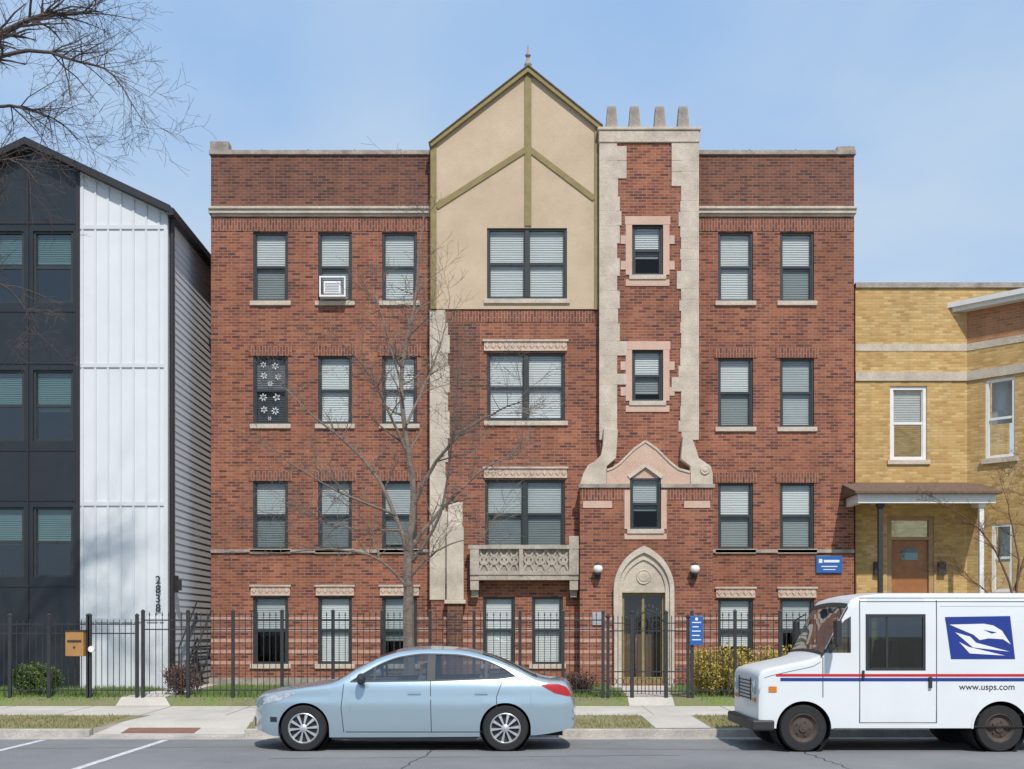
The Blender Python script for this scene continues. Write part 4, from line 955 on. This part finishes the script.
for sg in (-1,1):
    for (a,b,nm) in ((1.30,1.58,'quarter_glass'),(1.61,2.33,'front_side_window'),(2.42,3.12,'rear_side_window'),(3.15,3.48,'quarter_glass')):
        m=MB(); SB.band(m,frange(a,b,.05),lambda u:wlo(u)+.012,lambda u:whi(u)-.012,-.006,sg,5); m.build(nm,'carglass',CAR,smooth=True)
    m=MB()
    for a,b in ((2.32,2.43),(1.58,1.61),(3.115,3.155)): SB.band(m,frange(a,b,.03),wlo,whi,.001,sg,5)
    SB.band(m,frange(w0,w1,.04),lambda u:wlo(u)-.004,lambda u:min(wlo(u)+.016,whi(u)),.004,sg,1)
    SB.band(m,frange(w0+.01,w1,.04),lambda u:max(whi(u)-.018,wlo(u)),lambda u:whi(u)+.002,.003,sg,1)
    m.build('window_trim','plast',CAR)
    m=MB()
    def seam(fu,z0,z1,w=.005):
        prev=None
        for z in frange(z0,z1,.05):
            u=fu(z); r=[SB.P(u-w,sg*(SB.y(u-w,z)+.0015),z),SB.P(u+w,sg*(SB.y(u+w,z)+.0015),z)]
            if prev: m.quad(prev[0],prev[1],r[1],r[0])
            prev=r
    seam(lambda z:1.14+.10*abs(z-.6),.26,.93); seam(lambda z:2.375-.02*(z-.6),.26,.965); seam(lambda z:3.28 - max(0,(.62-z))*.45 + max(0,z-.75)*.35,.30,1.0)
    SB.band(m,frange(1.2,3.12,.08),lambda u:.262,lambda u:.272,.0015,sg,1)
    m.build('door_seam','plast',CAR)
    for (a,b) in ((2.06,2.24),(2.98,3.16)):
        m=MB(); SB.band(m,frange(a,b,.03),lambda u:.795,lambda u:.822,.022,sg,2); SB.band(m,frange(a,b,.03),lambda u:.792,lambda u:.795,.012,sg,1); SB.band(m,frange(a,b,.03),lambda u:.822,lambda u:.826,.008,sg,1); m.build('door_handle','carpaint',CAR,smooth=True)
    m=MB(); SB.band(m,frange(.02,.50,.03),lin([(0,.63),(.25,.69),(.5,.79)]),lin([(0,.70),(.12,.755),(.3,.79),(.5,.81)]),.004,sg,4); m.build('headlight','clr',CAR,smooth=True)
    m=MB(); SB.band(m,frange(3.90,4.31,.03),lin([(3.90,.905),(4.08,.80),(4.31,.745)]),lambda u:min(lin([(3.90,.915),(4.0,.935),(4.15,.925),(4.25,.88),(4.31,.80)])(u),zhi(u)-.01),.004,sg,4); m.build('tail_light','redl',CAR,smooth=True)
    m=MB(); SB.band(m,frange(.14,.24,.03),lambda u:.40,lambda u:.47,.004,sg,2); m.build('fog_light','plast',CAR)
    m=MB(); SB.band(m,frange(1.0,3.02,.1),lambda u:SB.base(u)-.03,lambda u:SB.base(u)+.02,-.012,sg,1); m.build('sill_trim','plast',CAR)
    m=MB(); mx,my,mz=SB.X0+1.43,SB.Yc+sg*.98,1.0
    m.lathe((mx,my,mz),[(0,-.1),(.05,-.09),(.075,-.05),(.082,.0),(.075,.05),(.05,.08),(0,.09)],14,'y'); m.v=[(mx+(v[0]-mx)*.8,v[1],v[2]) for v in m.v]
    m.tube([(mx,SB.Yc+sg*.83,.955),(mx,my,.985)],[.022,.03],6)
    m.build('mirror','carpaint' if sg>0 else 'plast',CAR,smooth=True)
    for i,(uc,z) in enumerate(wh):
        m=MB(); m.lathe((SB.X0+uc,SB.Yc,z),[(.35,sg*.42),(.352,sg*.84)],30,'y'); m.lathe((SB.X0+uc,SB.Yc,z),[(0,sg*.42),(.35,sg*.42)],30,'y'); m.build('wheel_well','rub',CAR)
        wheel(CAR,SB.X0+uc,SB.Yc+sg*.765,z,.318,.21,sg,'car')
m=MB(); m.box(SB.X0+.15,SB.X0+4.2,SB.Yc-.62,SB.Yc+.62,.2,.3); m.box(SB.X0+1.1,SB.X0+3.0,SB.Yc-.75,SB.Yc+.75,.22,.34); m.build('underbody','rub',CAR)
m=MB(); m.box(SB.X0+1.2,SB.X0+1.5,SB.Yc-.7,SB.Yc+.7,.7,.93); m.build('dashboard','dark',CAR,bevel=.02)
for uu in (2.15,3.0):
    for yy in (-.36,.36):
        m=MB(); m.prism([(SB.X0+uu-.5,.4),(SB.X0+uu,.4),(SB.X0+uu+.16,1.02),(SB.X0+uu+.04,1.04),(SB.X0+uu-.1,.56),(SB.X0+uu-.5,.54)],SB.Yc+yy-.25,SB.Yc+yy+.25); m.prism([(SB.X0+uu+.06,1.05),(SB.X0+uu+.16,1.05),(SB.X0+uu+.19,1.2),(SB.X0+uu+.11,1.21)],SB.Yc+yy-.12,SB.Yc+yy+.12)
        m.build('seat','seatm',CAR,bevel=.02)
m=MB(); SB.end(m,0,True,.30,.42,.004,1,12,3,-.55,.55); m.build('lower_grille','plast',CAR)
# ---- delivery van
zc=.325; wh=[(.74,zc),(3.43,zc)]; X0=X(750,16.4); U0=.13
zhi=pchip([(.13,1.03),(.15,1.08),(.22,1.12),(.5,1.19),(.92,1.29),(.97,1.33),(1.33,2.0),(1.40,2.09),(1.55,2.14),(1.9,2.17),(4.3,2.17),(4.38,2.14),(4.45,2.08)])
W=pchip([(.13,.89),(.18,.915),(.5,.925),(1.0,.935),(1.5,.95),(4.35,.95),(4.45,.93)])
prof=lin([(.2,.985),(.5,1),(1.75,1.0),(2.2,.985)])
base=lin([(0,.40),(.3,.33),(4.45,.33)])
crown=lambda u:.03
VB=Body(X0,16.4+.95,4.45,W,prof,zhi,.035,wh,.375,base,crown,(.015,.0),U0)
VAN=thing('delivery_van','white postal delivery van with red and blue stripes parked at the right','van',(X0+2.2,VB.Yc,0))
us=[U0]+[u for u in stations(4.45,wh,.375) if u>U0+.005]
wins=[(1.03,1.38,lin([(1.03,1.36),(1.38,1.36)]),lin([(1.03,1.38),(1.28,1.80),(1.38,1.86)])),(1.60,2.38,lambda u:1.14,lambda u:1.87)]
def vb(u):
    for a,b,lo,hi in wins:
        if a<=u<=b: return lo(u)
    return zhi(u)
usv=sorted(us+[q for a,b,_,_ in wins for q in (a-.0005,a,b,b+.0005)])
m=MB()
for sg in (-1,1):
    VB.band(m,usv,VB.zlo,vb,0,sg,10)
    for a,b,lo,hi in wins: VB.band(m,frange(a,b,.04),hi,zhi,0,sg,6)
VB.top(m,[u for u in us if u<=.96]+[.97]); VB.top(m,[1.34]+[u for u in us if u>=1.35]+[4.45]); VB.end(m,U0,True); VB.end(m,4.45,False)
m.build('body','vanpaint',VAN,smooth=True,recalc=True)
m=MB(); VB.top(m,frange(.97,1.34,.04),-.004,1.0); m.build('windshield','windglass',VAN,smooth=True)
m=MB()
for sg in(-1,1): VB.band(m,frange(.97,1.34,.04),lambda u:zhi(u)-.05,lambda u:zhi(u),.004,sg,2)
VB.top(m,[.97,1.0],.004); VB.top(m,[1.31,1.35],.004)
m.build('windshield_seal','plast',VAN)
for sg in (-1,1):
    m=MB(); a,b,lo,hi=wins[1]; VB.band(m,frange(a+.0,b,.1),lo,hi,-.012,sg,3); sw=m.build('side_window','vanglass',VAN)
    m=MB()
    VB.band(m,[a-.02,a+.02],lambda u:1.12,lambda u:1.89,.004,sg,2); VB.band(m,[b-.02,b+.02],lambda u:1.12,lambda u:1.89,.004,sg,2); VB.band(m,[a+.02,b-.02],lambda u:1.12,lambda u:1.16,.004,sg,1); VB.band(m,[a+.02,b-.02],lambda u:1.85,lambda u:1.89,.004,sg,1); VB.band(m,[a+.26,a+.29],lambda u:1.16,lambda u:1.85,-.004,sg,1)
    m.build('window_seal','plast',VAN)
    m=MB(); a,b,lo,hi=wins[0]; VB.band(m,frange(a,b,.04),lo,hi,-.006,sg,3); m.build('quarter_glass','carglass',VAN)
    m=MB()
    def seamv(u,z0,z1,w=.006):
        prev=None
        for z in frange(z0,z1,.1):
            r=[VB.P(u-w,sg*(VB.y(u-w,z)+.0015),z),VB.P(u+w,sg*(VB.y(u+w,z)+.0015),z)]
            if prev: m.quad(prev[0],prev[1],r[1],r[0])
            prev=r
    seamv(1.50,.4,2.08); seamv(2.55,.4,2.08); seamv(1.0,.75,1.3); VB.band(m,[1.5,2.55],lambda u:.40,lambda u:.41,.0015,sg,1); VB.band(m,frange(1.5,4.4,.3),lambda u:2.055,lambda u:2.066,.0015,sg,1); VB.band(m,frange(.2,.97,.1),lambda u:zhi(u)-.10,lambda u:zhi(u)-.092,.0015,sg,1)
    m.build('door_seam','plast',VAN)
    m=MB(); VB.band(m,frange(1.5,4.44,.2),lambda u:2.115,lambda u:2.13,.012,sg,1); VB.band(m,frange(2.6,4.4,.2),lambda u:2.0,lambda u:2.01,.006,sg,1); m.build('drip_rail','vanpaint',VAN)
    m=MB(); VB.band(m,frange(.36,4.43,.1),lambda u:1.035,lambda u:1.072,.003,sg,1); m.build('red_stripe','red',VAN)
    m=MB(); VB.band(m,frange(.42,4.43,.1),lambda u:.972,lambda u:1.018,.003,sg,1); m.build('blue_stripe','blue',VAN)
    m=MB(); VB.band(m,frange(.26,.37,.03),lambda u:.82,lambda u:.90,.008,sg,1); m.build('side_marker','oral',VAN)
    for uc,z in wh:
        m=MB(); m.lathe((VB.X0+uc,VB.Yc,z),[(.372,sg*.42),(.375,sg*.9)],30,'y'); m.lathe((VB.X0+uc,VB.Yc,z),[(0,sg*.42),(.372,sg*.42)],30,'y'); m.build('wheel_well','rub',VAN)
        m=MB()
        for k in range(24):
            a0,a1=math.pi*k/24,math.pi*(k+1)/24
            q=[(uc+r*math.cos(a),z+r*math.sin(a)) for r,a in ((.375,a0),(.405,a0),(.405,a1),(.375,a1))]
            m.add([VB.P(u_,sg*(VB.y(u_,z_)+.006),z_) for u_,z_ in q],[(0,1,2,3) if sg<0 else (3,2,1,0)])
        m.build('arch_trim','vanpaint',VAN,smooth=True)
        wheel(VAN,VB.X0+uc,VB.Yc+sg*.82,z,.325,.19,sg,'van')
    m=MB(); mx,my=VB.X0+1.12,VB.Yc+sg*1.18
    m.box(mx-.02,mx+.05,my-.09,my+.09,1.48,1.80); m.tube([(VB.X0+1.2,VB.Yc+sg*.93,1.9),(mx,my,1.82),(mx,my,1.45),(VB.X0+1.1,VB.Yc+sg*.92,1.36)],[.012]*4,6); m.build('mirror','plast',VAN,bevel=.015)
    c_=(VB.X0+U0-.02,VB.Yc+sg*.66,.88)
    vs=MB(); n=18; pr=[(0,-.03),(.07,-.025),(.085,-.01),(.10,-.005),(.105,.03)]
    for (r,h) in pr:
        for k in range(n):
            a=2*math.pi*k/n; vs.v.append((c_[0]+h+.0,c_[1]+r*math.cos(a),c_[2]+r*math.sin(a)))
    for i in range(len(pr)-1):
        for k in range(n): k2=(k+1)%n; vs.f.append((i*n+k,i*n+k2,(i+1)*n+k2,(i+1)*n+k))
    vs.build('headlight','clr',VAN,smooth=True)
    m=MB(); m.box(VB.X0+U0-.03,VB.X0+U0+.02,VB.Yc+sg*.66-.08,VB.Yc+sg*.66+.08,.68,.73); m.build('turn_signal','oral',VAN)
m=MB(); yc=VB.Yc
m.prism([(VB.X0+.03,.29),(VB.X0+.34,.29),(VB.X0+.34,.44),(VB.X0+.03,.44)],yc-.94,yc+.94); m.build('front_bumper','plast',VAN,bevel=.025)
m=MB(); gx=VB.X0+U0
for k in range(6): m.box(gx-.03,gx-.014,yc-.42,yc+.42,.70+k*.05,.715+k*.05)
m.box(gx-.025,gx-.014,yc-.44,yc-.42,.68,1.0); m.box(gx-.025,gx-.014,yc+.42,yc+.44,.68,1.0)
m.build('grille','plast',VAN)
m=MB(); m.box(VB.X0+.2,VB.X0+4.4,yc-.65,yc+.65,.3,.42); m.box(VB.X0+2.5,VB.X0+4.4,yc-.93,yc+.93,.34,.36); m.box(VB.X0+1.1,VB.X0+4.4,yc-.9,yc+.9,.5,.52); m.build('underbody','rub',VAN)
m=MB(); m.box(VB.X0+1.0,VB.X0+1.3,yc-.8,yc+.8,.9,1.26); m.build('dashboard','seatm',VAN)
m=MB(); m.box(VB.X0+2.6,VB.X0+2.63,yc-.9,yc+.9,.53,2.1); m.build('bulkhead','seatm',VAN)
m=MB(); m.prism([(VB.X0+1.7,.8),(VB.X0+2.2,.8),(VB.X0+2.32,1.5),(VB.X0+2.2,1.52),(VB.X0+2.1,.95),(VB.X0+1.7,.93)],yc+.2,yc+.7); m.build('seat','dark',VAN)
m=MB(); m.box(VB.X0+1.53,VB.X0+1.56,yc-.975,yc-.955,1.0,1.12); m.build('door_handle','plast',VAN)
m=MB(); m.box(VB.X0+2.44,VB.X0+2.48,yc-.985,yc-.952,.88,1.03); m.build('door_handle','plast',VAN)
ys=VB.Yc-.95
def VX(px): return X(px,16.4)
def VZ(py): return Z(py,16.4)
m=MB(); m.prism([(VX(945),VZ(617)),(VX(1010),VZ(616)),(VX(1015),VZ(659)),(VX(951),VZ(659))],ys-.005,ys-.001); m.build('logo_panel','blue',VAN)
m=MB()
def lg(fx,fz): return (VX(945)+(VX(1010)-VX(945))*fx+(1-fz)*.08,VZ(659)+(VZ(616)-VZ(659))*fz)
m.prism([lg(*p) for p in [(.05,.80),(.58,.82),(.72,.78),(.84,.66),(.95,.34),(.84,.46),(.62,.48),(.48,.44),(.40,.56)]],ys-.008,ys-.0055)
m.prism([lg(*p) for p in [(.12,.62),(.34,.52),(.42,.38),(.92,.17),(.36,.27)]],ys-.008,ys-.0055)
m.prism([lg(*p) for p in [(.16,.40),(.30,.28),(.84,.08),(.30,.13)]],ys-.008,ys-.0055)
m.build('logo_emblem','white',VAN)
m=MB(); m.prism([lg(*p) for p in [(.56,.68),(.76,.62),(.68,.59)]],ys-.010,ys-.0085); m.build('logo_detail','blue',VAN)
text('www.usps.com',.125,(VX(987),ys-.003,VZ(687)),(R(90),0,0),'iron','web_address',VAN)
# ------------------------------------------------------------------ sky, sun, camera
EL,AZ=50,14
w=bpy.data.worlds.new('World'); S.world=w; w.use_nodes=True; nt=w.node_tree; L=nt.links
bg=nt.nodes['Background']; sk=N(nt,'ShaderNodeTexSky',sky_type='NISHITA'); sk.sun_disc=False; sk.sun_elevation=R(EL); sk.sun_rotation=R(180-AZ); sk.air_density=1.0; sk.dust_density=1.5; sk.ozone_density=1.4
tc=N(nt,'ShaderNodeTexCoord'); mp=N(nt,'ShaderNodeMapping'); mp.inputs['Scale'].default_value=(1,1,2.4); L.new(tc.outputs['Generated'],mp.inputs[0])
n=N(nt,'ShaderNodeTexNoise'); n.inputs['Scale'].default_value=2.3; n.inputs['Detail'].default_value=6; n.inputs['Roughness'].default_value=.5; n.inputs['Distortion'].default_value=.4; L.new(mp.outputs[0],n.inputs['Vector'])
mx=N(nt,'ShaderNodeMix',data_type='RGBA'); mx.inputs['Factor'].default_value=.78; L.new(sk.outputs[0],mx.inputs[6]); mx.inputs[7].default_value=(2.35,4.0,6.6,1)
sp=N(nt,'ShaderNodeSeparateXYZ'); L.new(tc.outputs['Generated'],sp.inputs[0])
hz=N(nt,'ShaderNodeMapRange'); hz.inputs[1].default_value=.15; hz.inputs[2].default_value=.50; hz.inputs[3].default_value=.50; hz.inputs[4].default_value=.0; L.new(sp.outputs[2],hz.inputs[0])
mr=N(nt,'ShaderNodeMapRange'); mr.inputs[1].default_value=.42; mr.inputs[2].default_value=.72; mr.inputs[3].default_value=0; mr.inputs[4].default_value=.65; L.new(n.outputs['Fac'],mr.inputs[0])
ad=N(nt,'ShaderNodeMath',operation='ADD'); ad.use_clamp=True; L.new(hz.outputs[0],ad.inputs[0]); L.new(mr.outputs[0],ad.inputs[1])
m2=N(nt,'ShaderNodeMix',data_type='RGBA'); L.new(ad.outputs[0],m2.inputs['Factor']); L.new(mx.outputs[2],m2.inputs[6]); m2.inputs[7].default_value=(4.3,5.1,5.9,1)
L.new(m2.outputs[2],bg.inputs['Color']); bg.inputs['Strength'].default_value=.14
sv=Vector((math.sin(R(AZ))*math.cos(R(EL)),-math.cos(R(AZ))*math.cos(R(EL)),math.sin(R(EL))))
ld=bpy.data.lights.new('sun','SUN'); ld.energy=3.8; ld.angle=R(1.0); ld.color=(1,.94,.86); lo=bpy.data.objects.new('sun',ld); COL.objects.link(lo); lo.rotation_euler=sv.to_track_quat('Z','Y').to_euler(); lo.location=(10,-20,30)
cd=bpy.data.cameras.new('camera'); co=bpy.data.objects.new('camera',cd); COL.objects.link(co); co.location=(0,0,CH); co.rotation_euler=(R(90),0,0)
cd.sensor_width=36; cd.lens=F/1024*36; cd.shift_y=(HZ-384.5)/1024; cd.clip_end=2000; cd.clip_start=.1
S.camera=co
S.view_settings.view_transform='Standard'; S.view_settings.look='None'; S.view_settings.exposure=0
